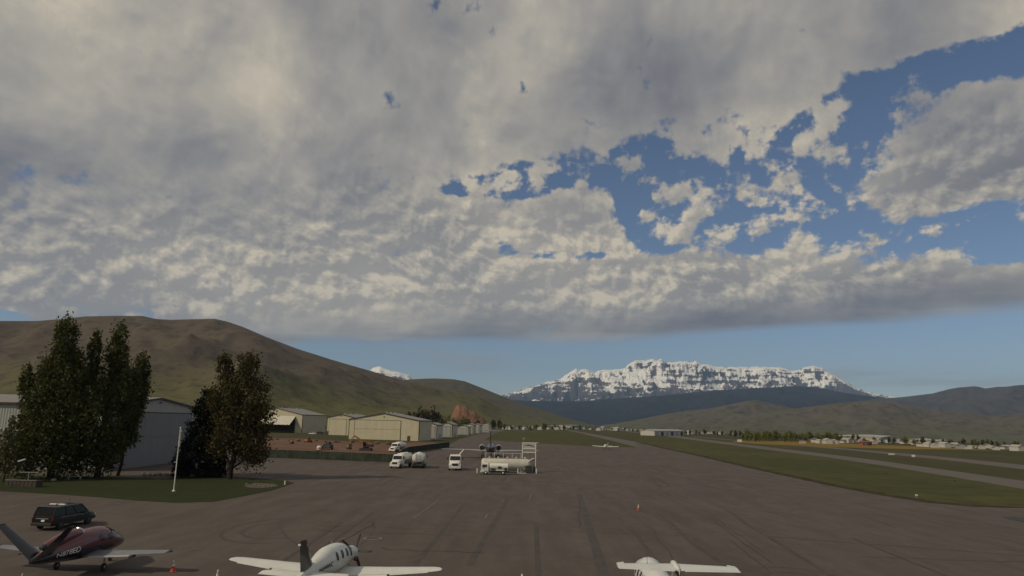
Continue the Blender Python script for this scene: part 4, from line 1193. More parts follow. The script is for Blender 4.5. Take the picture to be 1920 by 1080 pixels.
    wrapped_text('registration', 'N644WC', .36, 'black_plastic', t, side, -2.65, .0, .7)
    MB().tube((0, -.6, 2.70), (0, -.75, 2.95), .02, .01).build('antenna', 'aircraft_white', t)
turboprop()

# ------------------------------------------------------------------ white T-tail plane at the bottom edge
def ttail():
    t = thing('ttail_plane', 'white T-tail plane cut off by the bottom edge of the picture', 'airplane', ground_of(1269, 1064, 4.05) + Vector((7.0 * math.sin(math.radians(3.5)), 7.0 * math.cos(math.radians(3.5)), 0)), -math.radians(3.5))
    st = [(5.6, 1.7, .15, .15), (5.2, 1.7, .42, .42), (4.2, 1.72, .58, .60), (3.2, 1.82, .72, .80), (2.2, 1.90, .80, .92), (0, 1.92, .82, .94), (-2.4, 1.92, .80, .92), (-4.2, 1.95, .58, .70), (-6.0, 2.05, .32, .42), (-7.2, 2.12, .12, .2)]
    side = fuselage(st, 'aircraft_white', t)
    surf([((0, -4.6, 2.35), 2.5, (1, 0, 0)), ((0, -5.6, 3.3), 1.9, (1, 0, 0)), ((0, -6.2, 3.98), 1.55, (1, 0, 0))], .9).build('tail_fin', 'aircraft_white', t, smooth=True)
    MB().loft([sring(y, 4.04, w, h, 14) for y, w, h in [(-5.75, .03, .03), (-5.9, .11, .12), (-6.3, .15, .17), (-7.0, .13, .14), (-7.6, .05, .06)]]).build('bullet_fairing', 'aircraft_white', t, smooth=True)
    for s in (-1, 1):
        surf([((s * .1, -6.28, 4.02), 1.25, (0, 0, 1)), ((s * 2.25, -6.62, 4.05), .92, (0, 0, 1)), ((s * 2.62, -6.80, 4.05), .70, (0, 0, 1))], .9).build('tailplane', 'aircraft_white', t, smooth=True)
        surf([((s * .22, -7.44, 4.05), .42, (0, 0, 1)), ((s * 2.60, -7.44, 4.065), .30, (0, 0, 1))], .8).build('elevator', 'aircraft_white', t, smooth=True)
        MB().loft([[Vector((s * 2.30, y0, z)) for y0, z in ((-6.50, 4.01), (-6.98, 4.01), (-6.98, 4.13), (-6.50, 4.13))], [Vector((s * 2.62, y0, z)) for y0, z in ((-6.66, 4.02), (-7.04, 4.02), (-7.04, 4.11), (-6.66, 4.11))]]).build('horn_balance', 'aircraft_white', t)
        surf([((s * .7, 1.2, 1.15), 2.3, (0, 0, 1)), ((s * 8.1, .7, 1.75), 1.0, (0, 0, 1))], 1.1).build('wing', 'aircraft_white', t, smooth=True)
        MB().tube((s * 2.2, 0, 1.2), (s * 2.2, 0, .35), .08).build('gear_leg', 'steel', t); wheel(t, (s * 2.2, 0, .3), .30, .2)
    MB().box((.0, -7.2, 3.88), (.10, .8, .16)).build('trim_actuator', 'black_plastic', t)
    a = MB().lathe((-.34, .4, 2.74), (0, 0, 1), [(0, .06), (.06, .05), (.12, .012), (.62, .008)], 8).build('antenna', 'black_plastic', t)
    for k in range(4):
        for s in (-1, 1):
            q, nn = side(1.9 - k * 1.0, .34)
            if s < 0: q.x, nn.x = -q.x, -nn.x
            window_patch(t, q, nn, .17, .24)
    for q in (-1, 1):                                                 # tail-mounted engines
        MB().lathe((q * 1.25, -2.6, 2.25), (0, -1, 0), [(0, .34), (.1, .42), (1.2, .44), (2.2, .36), (2.22, .30)], 18).build('engine_nacelle', 'aircraft_white', t, smooth=True)
        MB().box((q * .80, -3.6, 2.25), (.6, 1.4, .14)).build('engine_pylon', 'aircraft_white', t)
        MB().lathe((q * 1.25, -4.78, 2.25), (0, -1, 0), [(0, .29), (.1, .28)], 16).build('exhaust', 'black_plastic', t, smooth=True)
    MB().tube((0, 4.2, 1.3), (0, 4.2, .25), .06).build('gear_leg', 'steel', t); wheel(t, (0, 4.2, .24), .24, .15)
    for s in (-1, 1):                                                 # thin cheat lines on the rear fuselage
        for f_ in (.10, .28, .46):
            m = MB(); ys = np.linspace(-3.8, 1.0, 9); pr = None
            for y in ys:
                q, nn = side(y, f_ * (1 + (y + 3.8) * .02)); q = q + nn * .004
                if s < 0: q.x = -q.x
                if pr is not None: m.tube(pr, q, .014, .014, 5)
                pr = q
            m.build('stripe', 'dark_steel', t)
ttail()

# ------------------------------------------------------------------ twin-engine business jet behind the fuel tank
def bizjet():
    c = at(918, 861.5)
    t = thing('business_jet', 'grey twin-engine jet seen from behind, beyond the fuel tank', 'airplane', c + Vector((0, 9.0, 0)), math.radians(0.5))
    st = [(14.5, 1.9, .1, .1), (13.6, 2.0, .6, .55), (11.8, 2.2, 1.05, 1.05), (9, 2.4, 1.22, 1.25), (0, 2.4, 1.24, 1.26), (-5, 2.45, 1.15, 1.2), (-9, 2.75, .75, .85), (-12.5, 3.1, .25, .35)]
    fuselage(st, 'jet_grey', t)
    MB().lathe((0, -12.4, 3.1), (0, -1, 0), [(0, .3), (.5, .26), (.55, .2)], 14).build('tail_cone', 'dark_steel', t, smooth=True)
    for s in (-1, 1):
        surf([((s * 1.0, 3.2, 1.75), 5.0, (0, 0, 1)), ((s * 5.5, .2, 2.05), 2.9, (0, 0, 1)), ((s * 13.2, -3.6, 2.3), 1.1, (0, 0, 1))], .7).build('wing', 'galvanised', t, smooth=True)
        MB().lathe((s * 2.25, -4.3, 3.05), (0, -1, 0), [(0, .62), (.12, .74), (1.5, .80), (3.6, .74), (4.6, .60), (4.62, .5)], 20).build('engine_nacelle', 'galvanised', t, smooth=True)
        MB().lathe((s * 2.25, -8.84, 3.05), (0, -1, 0), [(0, .56), (.16, .56)], 20).build('exhaust', 'black_plastic', t, smooth=True)
        MB().box((s * 1.35, -6.4, 3.05), (1.4, 2.6, .22)).build('engine_pylon', 'jet_grey', t)
        surf([((s * .05, -11.6, 7.45), 1.9, (0, 0, 1)), ((s * 3.6, -13.0, 7.55), 1.0, (0, 0, 1))], .55).build('tailplane', 'jet_grey', t, smooth=True)
        MB().tube((s * 2.1, -1.2, 1.9), (s * 2.1, -1.2, .5), .12).build('gear_leg', 'steel', t)
        for d in (-.3, .3): wheel(t, (s * 2.1 + d, -1.2, .42), .42, .28)
    surf([((0, -7.6, 3.5), 4.2, (1, 0, 0)), ((0, -11.4, 7.5), 2.2, (1, 0, 0))], .8).build('tail_fin', 'jet_grey', t, smooth=True)
    MB().lathe((0, -11.3, 7.55), (0, -1, 0), [(0, .05), (.5, .16), (1.8, .14), (2.4, .03)], 10).build('fin_cap', 'aircraft_white', t, smooth=True)
    MB().tube((0, 11.5, 1.5), (0, 11.5, .4), .1).build('gear_leg', 'steel', t); wheel(t, (0, 11.5, .36), .36, .4)
bizjet()

# ------------------------------------------------------------------ tiny white plane far across the apron
def light_plane():
    t = thing('light_plane', 'tiny white light airplane parked at the far edge of the apron', 'airplane', at(1136, 842.5), math.radians(160))
    fuselage([(2.6, 1.1, .2, .2), (2.0, 1.15, .45, .42), (.6, 1.4, .55, .62), (-.8, 1.35, .45, .5), (-2.8, 1.25, .18, .22), (-4.4, 1.2, .05, .08)], 'aircraft_white', t)
    for s in (-1, 1):
        surf([((s * .3, .9, .95), 1.6, (0, 0, 1)), ((s * 5.2, .8, 1.2), 1.1, (0, 0, 1))], 1.2).build('wing', 'aircraft_white', t, smooth=True)
        surf([((s * .05, -3.5, 1.25), .9, (0, 0, 1)), ((s * 1.7, -3.7, 1.28), .6, (0, 0, 1))]).build('tailplane', 'aircraft_white', t, smooth=True)
        MB().tube((s * 1.3, .2, 1.0), (s * 1.3, .2, .25), .05).build('gear_leg', 'steel', t); wheel(t, (s * 1.3, .2, .22), .22, .14)
    surf([((0, -3.2, 1.35), 1.2, (1, 0, 0)), ((0, -4.0, 2.6), .6, (1, 0, 0))]).build('tail_fin', 'aircraft_white', t, smooth=True)
    MB().loft([sring(y, z, w, h, 14) for y, z, w, h in [(1.3, 1.6, .3, .1), (.8, 1.75, .48, .3), (-.2, 1.75, .48, .3), (-.8, 1.6, .3, .1)]]).build('canopy', 'glass', t, smooth=True)
    wheel(t, (0, 2.0, .2), .20, .12)
    return t
lp = light_plane()
dup(lp, ground_of(979, 1077.5, 2.6) - Vector((0, 4.3, 0)), math.pi, 'white light airplane below the bottom edge, only its fin tip showing')

# ------------------------------------------------------------------ road vehicles (local +Y is forwards)
def carbody(t, L, W, zb, belt, top, mat, hood=.30, tail=.02, glassmat='glass', roofscale=.80):
    """lower body, glazed cabin, roof and pillars"""
    h = L / 2
    def ring(y, z0, z1, w0, w1, r=.12):
        return [Vector(p) for p in ((-w0 + r, y, z0), (w0 - r, y, z0), (w0, y, z0 + r), (w0, y, (z0 + z1) / 2), (w1, y, z1 - r * .6), (w1 - r, y, z1), (-w1 + r, y, z1), (-w1, y, z1 - r * .6), (-w0, y, (z0 + z1) / 2), (-w0, y, z0 + r))]
    w = W / 2; hy = h - L * hood
    st = [(-h, zb + .18, belt - .08, w * .93, w * .90), (-h + .12, zb, belt, w * .98, w * .94), (-h + .9, zb, belt, w, w * .96), (hy, zb, belt - .02, w, w * .96), (hy + .5, zb, belt - .06, w, w * .94), (h - .35, zb, belt - .16, w * .97, w * .88), (h - .05, zb + .06, belt - .28, w * .90, w * .80), (h, zb + .14, belt - .42, w * .84, w * .72)]
    MB().loft([ring(*s) for s in st]).build('body', mat, t, smooth=True, bevel=.0)
    y0, y1 = -h + tail + .10, hy + .25
    wr = w * roofscale
    rings = [[Vector(p) for p in ((-w * .935, y0, belt - .03), (w * .935, y0, belt - .03), (w * .935, y1, belt - .05), (-w * .935, y1, belt - .05))],
             [Vector(p) for p in ((-wr, y0 + .28, top - .06), (wr, y0 + .28, top - .06), (wr, y1 - .85, top - .06), (-wr, y1 - .85, top - .06))]]
    MB().loft(rings).build('cabin_glass', glassmat, t)
    MB().loft([[Vector((x * wr * k, (y0 + .22 if q < 0 else y1 - .80) * (1 if k == 1 else .985), z)) for x, q in ((-1, -1), (1, -1), (1, 1), (-1, 1))] for k, z in ((1.02, top - .07), (1.0, top - .02), (.86, top))]).build('roof', mat, t, smooth=True)
    for s in (-1, 1):
        for f0, f1, wd in ((0.0, 0.0, .10), (.36, .36, .07), (.66, .64, .07), (1.0, 1.0, .07)):
            a = Vector((s * (w * .94), y0 + (y1 - y0) * f0, belt - .04)); b = Vector((s * (wr + .008), y0 + .28 + (y1 - .85 - y0 - .28) * f1, top - .05))
            MB().tube(a, b, wd * .6, wd * .6, 6).build('pillar', mat, t)
    return dict(h=h, w=w, hy=hy, y0=y0, y1=y1, wr=wr)
def suv():
    B = at(120, 987)
    t = thing('black_suv', 'black utility car with white roof lights behind the maroon jet', 'car', B, -math.radians(7))
    L, W = 5.5, 2.05
    k = carbody(t, L, W, .38, 1.24, 1.97, 'black_paint', hood=.25, roofscale=.84, glassmat='tinted_glass')
    h, w = k['h'], k['w']
    for s in (-1, 1):
        for y in (-h + 1.05, h - 1.0): wheel(t, (s * (w - .10), y, .40), .40, .27, rim='dark_steel')
        MB().box((s * (w * .90), -h + .06, .98), (.20, .10, .30)).build('tail_light', 'lamp_red', t, bevel=.02)
        MB().box((s * w * .68, h - .04, .80), (.38, .10, .16)).build('headlight', 'lamp_white', t, bevel=.02)
        MB().box((s * (w + .10), .95, 1.16), (.20, .10, .16)).build('mirror', 'black_plastic', t, bevel=.02)
        MB().tube((s * k['wr'] * .92, k['y0'] + .5, 1.97), (s * k['wr'] * .92, k['y1'] - 1.1, 1.97), .025).build('roof_rail', 'steel', t)
        MB().box((s * (w + .004), -.2, 1.06), (.02, 3.2, .035)).build('waist_trim', 'steel', t)
        MB().box((s * (w + .004), -.1, .50), (.03, 2.6, .06)).build('side_step', 'dark_steel', t)
        for y in (-.2, .85): MB().box((s * (w * .985), y, .99), (.05, .20, .035)).build('door_handle', 'chrome', t)
    MB().box((0, -h - .02, .55), (W * .94, .16, .26)).build('bumper', 'black_plastic', t, bevel=.04)
    MB().box((0, h + .0, .55), (W * .86, .16, .24)).build('bumper', 'black_plastic', t, bevel=.04)
    MB().box((.1, -h - .008, .86), (.32, .03, .16)).build('licence_plate', 'lamp_white', t)
    MB().box((0, -h + .01, 1.03), (1.2, .05, .07)).build('rear_trim', 'chrome', t)
    for s in (-.42, .42):
        lb = MB().box((s, -1.1, 2.06), (.62, .26, .11)).build('roof_light', 'lamp_white', t, bevel=.03)
        MB().box((s, -1.1, 1.97), (.10, .12, .08)).build('bracket', 'black_plastic', lb)
    MB().tube((.3, 0, 1.92), (.3, -.12, 2.5), .012).build('antenna', 'black_plastic', t)
suv()
def sedan(label, px, py, rz, mat):
    t = thing('parked_car', label, 'car', at(px, py), rz)
    k = carbody(t, 4.7, 1.85, .30, .95, 1.50, mat, hood=.27)
    for s in (-1, 1):
        for y in (-1.45, 1.45): wheel(t, (s * .84, y, .33), .33, .22)
        MB().box((s * .7, 2.27, .62), (.32, .08, .14)).build('headlight', 'lamp_white', t)
        MB().box((s * .72, -2.3, .72), (.3, .08, .16)).build('tail_light', 'lamp_red', t)
sedan('white car parked beside the tilted-door hangar', 586, 815, math.radians(80), 'truck_white')
sedan('dark car parked behind the white one near the tilted-door hangar', 598, 813.5, math.radians(70), 'black_paint')

def truck(label, loc, rz, body='tank', L=8.2, boom=False, scale=1.0):
    t = thing('fuel_truck', label, 'truck', loc, rz)
    t.scale = (scale,) * 3
    h = L / 2
    MB().box((0, -.2, .85), (.9, L - .6, .26)).build('chassis', 'dark_steel', t)
    # hood with sloping nose
    rings = [[Vector((x * w, y, z)) for x, z in ((-1, z0), (1, z0), (1, z1 - .12), (.86, z1), (-.86, z1), (-1, z1 - .12))] for y, w, z0, z1 in
             ((h - .08, .72, .72, 1.28), (h - .22, .80, .66, 1.42), (h - .9, .90, .62, 1.62), (h - 1.5, 1.00, .62, 1.72))]
    hood = MB().loft(rings).build('hood', 'truck_white', t, smooth=True)
    gr = MB().box((0, h - .06, 1.06), (1.05, .10, .42)).build('grille', 'black_plastic', hood, bevel=.03)
    for s in (-1, 1):
        MB().loft([[Vector((s * x, y, z)) for x, z in ((.70, .70), (1.10, .70), (1.12, z1 - .1), (1.05, z1), (.72, z1))] for y, z1 in ((h - .18, 1.02), (h - .5, 1.22), (h - 1.1, 1.26), (h - 1.6, 1.10))]).build('fender', 'truck_white', t, smooth=True)
        MB().box((s * .92, h - .16, .96), (.30, .12, .22)).build('headlight', 'lamp_white', t, bevel=.03)
    MB().box((0, h - .02, .55), (2.15, .20, .34)).build('bumper', 'truck_white', t, bevel=.05)
    MB().box((0, h + .09, .52), (.5, .02, .14)).build('licence_plate', 'lamp_white', t)
    # cab
    yc0, yc1 = h - 3.1, h - 1.5
    MB().loft([[Vector(p) for p in ((-1.08, yc0, z), (1.08, yc0, z), (1.08, yc1 + 0, z), (-1.08, yc1 + 0, z))] for z in (.62, 1.72)] +
              [[Vector(p) for p in ((-1.0, yc0, 2.58), (1.0, yc0, 2.58), (1.0, yc1 - .42, 2.58), (-1.0, yc1 - .42, 2.58))],
               [Vector(p) for p in ((-.85, yc0 + .1, 2.74), (.85, yc0 + .1, 2.74), (.85, yc1 - .62, 2.74), (-.85, yc1 - .62, 2.74))]]).build('cab', 'truck_white', t, bevel=.03)
    MB().loft([[Vector((x * .97, yc1 + .015 + .02, 1.78)) for x in (-1, 1)] + [Vector((x * .90, yc1 - .35 + .02, 2.46)) for x in (1, -1)],
               [Vector((x * .97, yc1 - .02 + .02, 1.78)) for x in (-1, 1)] + [Vector((x * .90, yc1 - .39 + .02, 2.46)) for x in (1, -1)]]).build('windscreen', 'glass', t)
    for s in (-1, 1):
        d = MB().box((s * 1.075, (yc0 + yc1) / 2 - .05, 1.45), (.05, 1.15, 1.5)).build('door', 'truck_white', t, bevel=.02)
        MB().box((s * 1.072, (yc0 + yc1) / 2 - .08, 2.12), (.07, .95, .52), ry=-s * .09).build('side_window', 'glass', d)
        m_ = MB().box((s * 1.38, yc1 - .1, 2.0), (.16, .08, .48)).build('mirror', 'black_plastic', t, bevel=.02)
        MB().tube((s * 1.05, yc1 - .1, 2.2), (s * 1.38, yc1 - .1, 2.2), .025).build('mirror_arm', 'black_plastic', m_)
        wheel(t, (s * 1.0, h - .95, .50), .50, .30)
        for y in (-h + 1.3,): 
            wheel(t, (s * .98, y, .50), .50, .50)
    for x in (-.55, 0, .55): MB().box((x, yc1 - .75, 2.78), (.14, .10, .07)).build('marker_lamp', 'digger_orange', t)
    if body == 'tank':
        y0, y1 = -h, yc0 - .15
        tk = MB().loft([sring(y, 2.05, w, hh, 26, 2.6) for y, w, hh in ((y0, 1.02, .66), (y0 + .10, 1.18, .82), (y0 + .3, 1.22, .86), (y1 - .3, 1.22, .86), (y1 - .1, 1.18, .82), (y1, 1.02, .66))]).build('tank', 'truck_white', t, smooth=True)
        for k in range(3): MB().lathe((0, y0 + .9 + k * (y1 - y0 - 1.8) / 2, 2.86), (0, 0, 1), [(0, .34), (.14, .34), (.18, .2)], 14).build('hatch', 'truck_white', tk, smooth=True)
        for s in (-1, 1):
            MB().tube((s * .7, y0 + .2, 2.88), (s * .7, y1 - .2, 2.88), .05).build('top_rail', 'truck_white', tk)
            MB().box((s * 1.0, (y0 + y1) / 2, 1.0), (.42, (y1 - y0) * .55, .5)).build('side_cabinet', 'steel', t, bevel=.03)
            MB().box((s * .95, -h - .02, 1.05), (.26, .06, .16)).build('tail_light', 'lamp_red', t)
            MB().tube((s * .42, y0 - .06, 1.1), (s * .42, y0 - .06, 2.95), .03).build('ladder_rail', 'steel', t)
        for k in range(6): MB().tube((-.42, y0 - .06, 1.25 + k * .28), (.42, y0 - .06, 1.25 + k * .28), .02).build('ladder_rung', 'steel', t)
        MB().box((0, -h + .02, .62), (2.3, .14, .22)).build('rear_bumper', 'dark_steel', t, bevel=.03)
    elif body == 'flat':
        MB().box((0, (-h + yc0) / 2, 1.10), (2.3, yc0 + h - .15, .16)).build('bed', 'dark_steel', t)
        MB().box((0, yc0 - .35, 1.65), (2.1, .5, .95)).build('equipment_box', 'steel', t, bevel=.03)
        a = MB().tube((-.1, yc0 - .6, 1.9), (-1.5, -h + 1.0, 3.45), .15, .12).build('boom', 'truck_white', t)
        MB().box((.6, -1.6, 1.45), (1.0, 1.6, .55)).build('hose_reel', 'dark_steel', t, bevel=.05)
        MB().tube((-.2, yc0 + .4, 2.74), (-.2, yc0 + .4, 3.0), .05).build('beacon', 'digger_orange', t)
    return t
truck('white tank truck facing the camera, left of the tanker seen from behind', at(752, 876), math.radians(168), 'tank', 8.0)
truck('white tanker truck seen from behind between two trucks facing the camera', at(786, 876), math.radians(3), 'tank', 7.6, scale=1.06)
truck('white truck with a raised boom, alone left of the fuel tank', at(853, 880), math.radians(184), 'flat', 6.8, scale=1.12)
truck('white truck standing behind the fence of the dirt yard', at(745, 847), math.radians(160), 'tank', 7.0)

def small_refueler():
    B = at(928, 889.5)
    t = thing('refueling_truck', 'small white cab-over service truck parked before the fuel tank', 'truck', B, math.radians(90))
    h = 2.7
    MB().box((0, -.1, .62), (.8, 5.0, .2)).build('chassis', 'dark_steel', t)
    MB().loft([[Vector((x * w, y, z)) for x, y in ((-1, y0), (1, y0), (1, y1), (-1, y1))] for z, w, y0, y1 in ((.45, .98, 1.25, 2.62), (1.30, 1.0, 1.25, 2.70), (2.05, .92, 1.3, 2.36), (2.16, .8, 1.4, 2.2))]).build('cab', 'truck_white', t, bevel=.04)
    MB().loft([[Vector((x * .92, 2.70 + o, 1.36)) for x in (-1, 1)] + [Vector((x * .86, 2.41 + o, 1.98)) for x in (1, -1)] for o in (0, .02)]).build('windscreen', 'glass', t)
    for s in (-1, 1):
        d = MB().box((s * .985, 1.95, 1.05), (.04, 1.05, 1.05)).build('door', 'truck_white', t, bevel=.02)
        MB().box((s * .985, 1.98, 1.62), (.07, .85, .50), ry=-s * .10).build('side_window', 'glass', d)
        MB().box((s * 1.18, 2.45, 1.5), (.12, .08, .34)).build('mirror', 'black_plastic', t)
        for y in (1.75, -1.55): wheel(t, (s * .88, y, .40), .40, .26, rim='lamp_white')
        MB().box((s * .7, 2.70, .72), (.34, .06, .16)).build('headlight', 'lamp_white', t)
        MB().box((s * .95, -.9, 1.36), (.10, .7, .42)).build('hose_cabinet', 'black_plastic', t, bevel=.02)
        MB().box((s * .92, .35, 1.0), (.12, .9, .40)).build('meter_box', 'dark_steel', t, bevel=.02)
        MB().box((s * .95, -2.05, 1.05), (.12, .5, .5)).build('hose_reel', 'black_plastic', t, bevel=.02)
    MB().box((0, 2.74, .48), (1.9, .14, .22)).build('bumper', 'truck_white', t, bevel=.03)
    MB().loft([sring(y, 1.5, w, hh, 20, 2.8) for y, w, hh in ((-2.55, .78, .48), (-2.45, .9, .6), (.85, .9, .6), (.98, .78, .48))]).build('tank', 'truck_white', t, smooth=True)
    MB().box((0, -.8, .86), (1.86, 3.4, .22)).build('bed', 'truck_white', t)
    MB().box((0, -2.7, .6), (1.8, .12, .2)).build('rear_bumper', 'dark_steel', t)
small_refueler()

# ------------------------------------------------------------------ fuel storage tank with its sign
def fuel_tank():
    A, Bq = at(903, 885), at(1000, 886.5)
    c = (A + Bq) / 2; L = (Bq - A).length + .2
    t = thing('fuel_tank', 'long cream horizontal fuel tank on the apron', 'tank', c, math.atan2(Bq.y - A.y, Bq.x - A.x))
    h = L / 2
    def ell(x, k): return [Vector((x, 1.25 * k * math.cos(a), 1.55 + 1.20 * k * math.sin(a))) for a in np.linspace(0, 2 * math.pi, 29)[:-1]]
    MB().loft([ell(-h, .55), ell(-h + .10, .80), ell(-h + .35, .96), ell(-h + .6, 1), ell(h - 1.5, 1), ell(h - 1.2, .97), ell(h - .9, .80), ell(h - .8, .55)]).build('shell', 'tank_white', t, smooth=True)
    for x in (-h + 1.5, -h + L * .42, h - 2.8): MB().prism([(-1.1, 0), (1.1, 0), (1.0, .8), (-1.0, .8)], 'X', x - .15, x + .15).build('saddle', 'concrete', t)
    for k in range(5): MB().lathe((-h + 1.6 + k * L * .17, 0, 2.70), (0, 0, 1), [(0, .26), (.16, .26), (.2, .16), (.34, .14), (.38, .04)], 12).build('hatch', 'tank_white', t, smooth=True)
    MB().box((-.2, 0, 2.79), (L - 1.6, .7, .06)).build('walkway', 'galvanised', t)
    r = MB()
    for x in np.linspace(-h + .8, h - 2.6, 5): MB().tube((x, .36, 2.8), (x, .36, 3.75), .035).build('rail_post', 'white_paint', t)
    MB().tube((-h + .8, .36, 3.72), (h - 2.6, .36, 3.72), .03).build('handrail', 'white_paint', t)
    # pump cabinet and hoses at the right end
    MB().box((h - 1.15, -.9, .75), (1.3, .8, 1.4)).build('pump_cabinet', 'dark_steel', t, bevel=.04)
    MB().box((h - 2.1, -1.05, 1.0), (.5, .5, .9)).build('meter_box', 'steel', t, bevel=.03)
    MB().path([(h - 1.9, -.9, 1.6), (h - 1.2, -1.0, 2.3), (h - .5, -1.0, 2.75), (h - .05, -.6, 2.85)], .11).build('vent_pipe', 'white_paint', t, smooth=True)
    MB().path([(h - .8, -1.35, .4), (h - .3, -1.4, .9), (h - .1, -1.35, 1.8)], .07).build('hose', 'black_plastic', t)
    MB().box((h - .05, -.9, .65), (.5, .7, 1.3)).build('reel_cabinet', 'dark_steel', t, bevel=.05)
    MB().box((h - 2.6, -2.0, .06), (1.7, .4, .10)).build('drip_tray', 'white_paint', t)
    for x in (h - 3.4, h + .3): MB().tube((x, -2.0, 0), (x, -2.0, .95), .09).build('guard_post', 'white_paint', t)
    return t
ft = fuel_tank()
def fuel_sign():
    P0, P1 = at(979.3, 884), at(1003, 884)
    c = (P0 + P1) / 2; w = (P1 - P0).length
    t = thing('fuel_sign', 'white framed sign board with a dark mountain logo above the fuel tank', 'sign', c)
    zt = bisect(lambda z: to_px(c + Vector((0, 0, z)))[1], 829.5, 1, 12)
    zb = bisect(lambda z: to_px(c + Vector((0, 0, z)))[1], 862, 1, 12)
    k = (zt - zb) / 32.5
    y = -.55
    for x in (-w / 2, w / 2): MB().box((x, y, zt / 2), (.16, .16, zt)).build('post', 'white_paint', t)
    for z in (zt - .08, zt - 11.5 * k, zt - 18.5 * k): MB().box((0, y, z), (w - .16, .10, .16)).build('crossbar', 'white_paint', t)
    MB().box((0, y, zt - 5.9 * k), (w - .18, .05, 10.2 * k)).build('panel', 'sign_white', t)
    MB().box((0, y, zt - 15.0 * k), (w - .18, .05, 5.6 * k)).build('panel', 'sign_grey', t)
    # mountain logo: peaks over a sweep
    m = MB()
    out = [(-.40, .02), (-.28, .18), (-.20, .12), (-.08, .34), (.03, .16), (.10, .24), (.22, .10), (.36, -.04), (.42, -.26), (.30, -.16), (.18, -.02), (.02, .04), (-.10, -.02), (-.22, .06)]
    m.prism([(x * w * .92, zt - 6.2 * k + q * 9 * k) for x, q in out], 'Y', y - .05, y - .028)
    m.build('logo', 'logo_green', t)
    MB().lathe((-w / 2 + .25, y, zt), (0, 0, 1), [(0, .03), (.45, .03), (.5, .16), (.75, .2), (.9, .08)], 10).build('lamp', 'galvanised', t, smooth=True)
    MB().path([(w / 2, y, zt - .1), (w / 2 + .25, y, zt + .05), (w / 2 + .55, y, zt - .05)], .04).build('bracket', 'white_paint', t)
fuel_sign()

# ------------------------------------------------------------------ cones
def cone(label, px, py, s=1.0, flat=False):
    t = thing('traffic_cone', label, 'cone', at(px, py), rg.uniform(0, 1)); t.scale = (s,) * 3
    MB().box((0, 0, .02), (.40, .40, .04)).build('base', 'cone_red' if not flat else 'tail_red', t, bevel=.01)
    MB().lathe((0, 0, .035), (0, 0, 1), [(0, .17), (.05, .145), (.32, .095)], 18).build('body', 'cone_red', t, smooth=True)
    MB().lathe((0, 0, .355), (0, 0, 1), [(0, .096), (.16, .07)], 18).build('reflective_band', 'cone_white', t, smooth=True)
    MB().lathe((0, 0, .515), (0, 0, 1), [(0, .069), (.05, .06)], 18).build('body', 'cone_red', t, smooth=True)
    MB().lathe((0, 0, .565), (0, 0, 1), [(0, .061), (.12, .04), (.15, .034), (.16, .02)], 18).build('reflective_band', 'cone_white', t, smooth=True)
cone('orange and white cone right of the maroon jet wing', 324, 1072.5, 1.05)
cone('orange cone left of the white propeller plane, cut by the bottom edge', 407, 1092, 1.05)
cone('cone with a white top at the bottom left corner', 40, 1094, .8)
cone('single white-topped cone standing alone in the middle of the apron', 1197, 957, .95, True)

# ------------------------------------------------------------------ building site machines
def excavator():
    B = at(686, 845); t = thing('excavator', 'yellow and orange excavator with a raised boom in the dirt yard', 'excavator', B, 0)
    for s in (-1, 1):
        MB().prism([(-1.9, .25), (-1.6, 0), (1.6, 0), (1.9, .25), (1.9, .55), (1.6, .8), (-1.6, .8), (-1.9, .55)], 'Y', s * 1.2 - .3, s * 1.2 + .3).build('track', 'dark_steel', t)
    MB().box((0, 0, .95), (1.6, 1.6, .4)).build('turntable', 'dark_steel', t)
    MB().box((.7, 0, 1.6), (3.0, 2.5, .95)).build('house', 'dark_steel', t, bevel=.08)
    MB().box((1.3, -.6, 2.25), (1.5, 1.1, .45)).build('engine_cover', 'digger_orange', t, bevel=.06)
    c = MB().box((-.3, -.75, 2.2), (1.3, 1.0, 1.5)).build('cab', 'digger_orange', t, bevel=.06)
    MB().box((-.35, -1.27, 2.4), (.9, .04, .8)).build('window', 'glass', c)
    MB().path([(-.6, .3, 1.7), (-2.4, .3, 3.6), (-4.0, .3, 4.5)], .30, 6).build('boom', 'digger_yellow', t)
    MB().path([(-4.0, .3, 4.5), (-4.9, .3, 3.4), (-5.1, .3, 2.0)], .22, 6).build('stick', 'digger_yellow', t)
    MB().path([(-1.2, .3, 1.8), (-2.6, .3, 3.2)], .10, 6).build('boom_cylinder', 'steel', t)
    MB().prism([(-5.6, 1.1), (-4.7, 1.0), (-4.5, 1.9), (-5.2, 2.1)], 'Y', -.2, .8).build('bucket', 'dark_steel', t)
excavator()
def loader(label, px, py, rz, mat, s=1.0):
    t = thing('skid_loader', label, 'loader', at(px, py), rz); t.scale = (s,) * 3
    MB().box((0, 0, .95), (1.5, 2.4, .9)).build('body', mat, t, bevel=.06)
    MB().box((0, .1, 1.75), (1.2, 1.2, .9)).build('cab', 'dark_steel', t, bevel=.05)
    for sx in (-1, 1):
        for y in (-.75, .75): wheel(t, (sx * .85, y, .42), .42, .28, rim='digger_yellow')
        MB().path([(sx * .8, -1.1, 1.7), (sx * .8, .8, 1.5), (sx * .8, 1.7, .5)], .09, 6).build('arm', mat, t)
    MB().prism([(1.5, .05), (2.3, .05), (1.6, .75)], 'X', -.9, .9).build('bucket', 'dark_steel', t)
loader('dark skid loader in the middle of the dirt yard', 615, 843, 1.2, 'dark_steel', 1.1)
loader('brown small loader at the left of the dirt yard', 577, 829.5, -.5, 'digger_orange', .9)
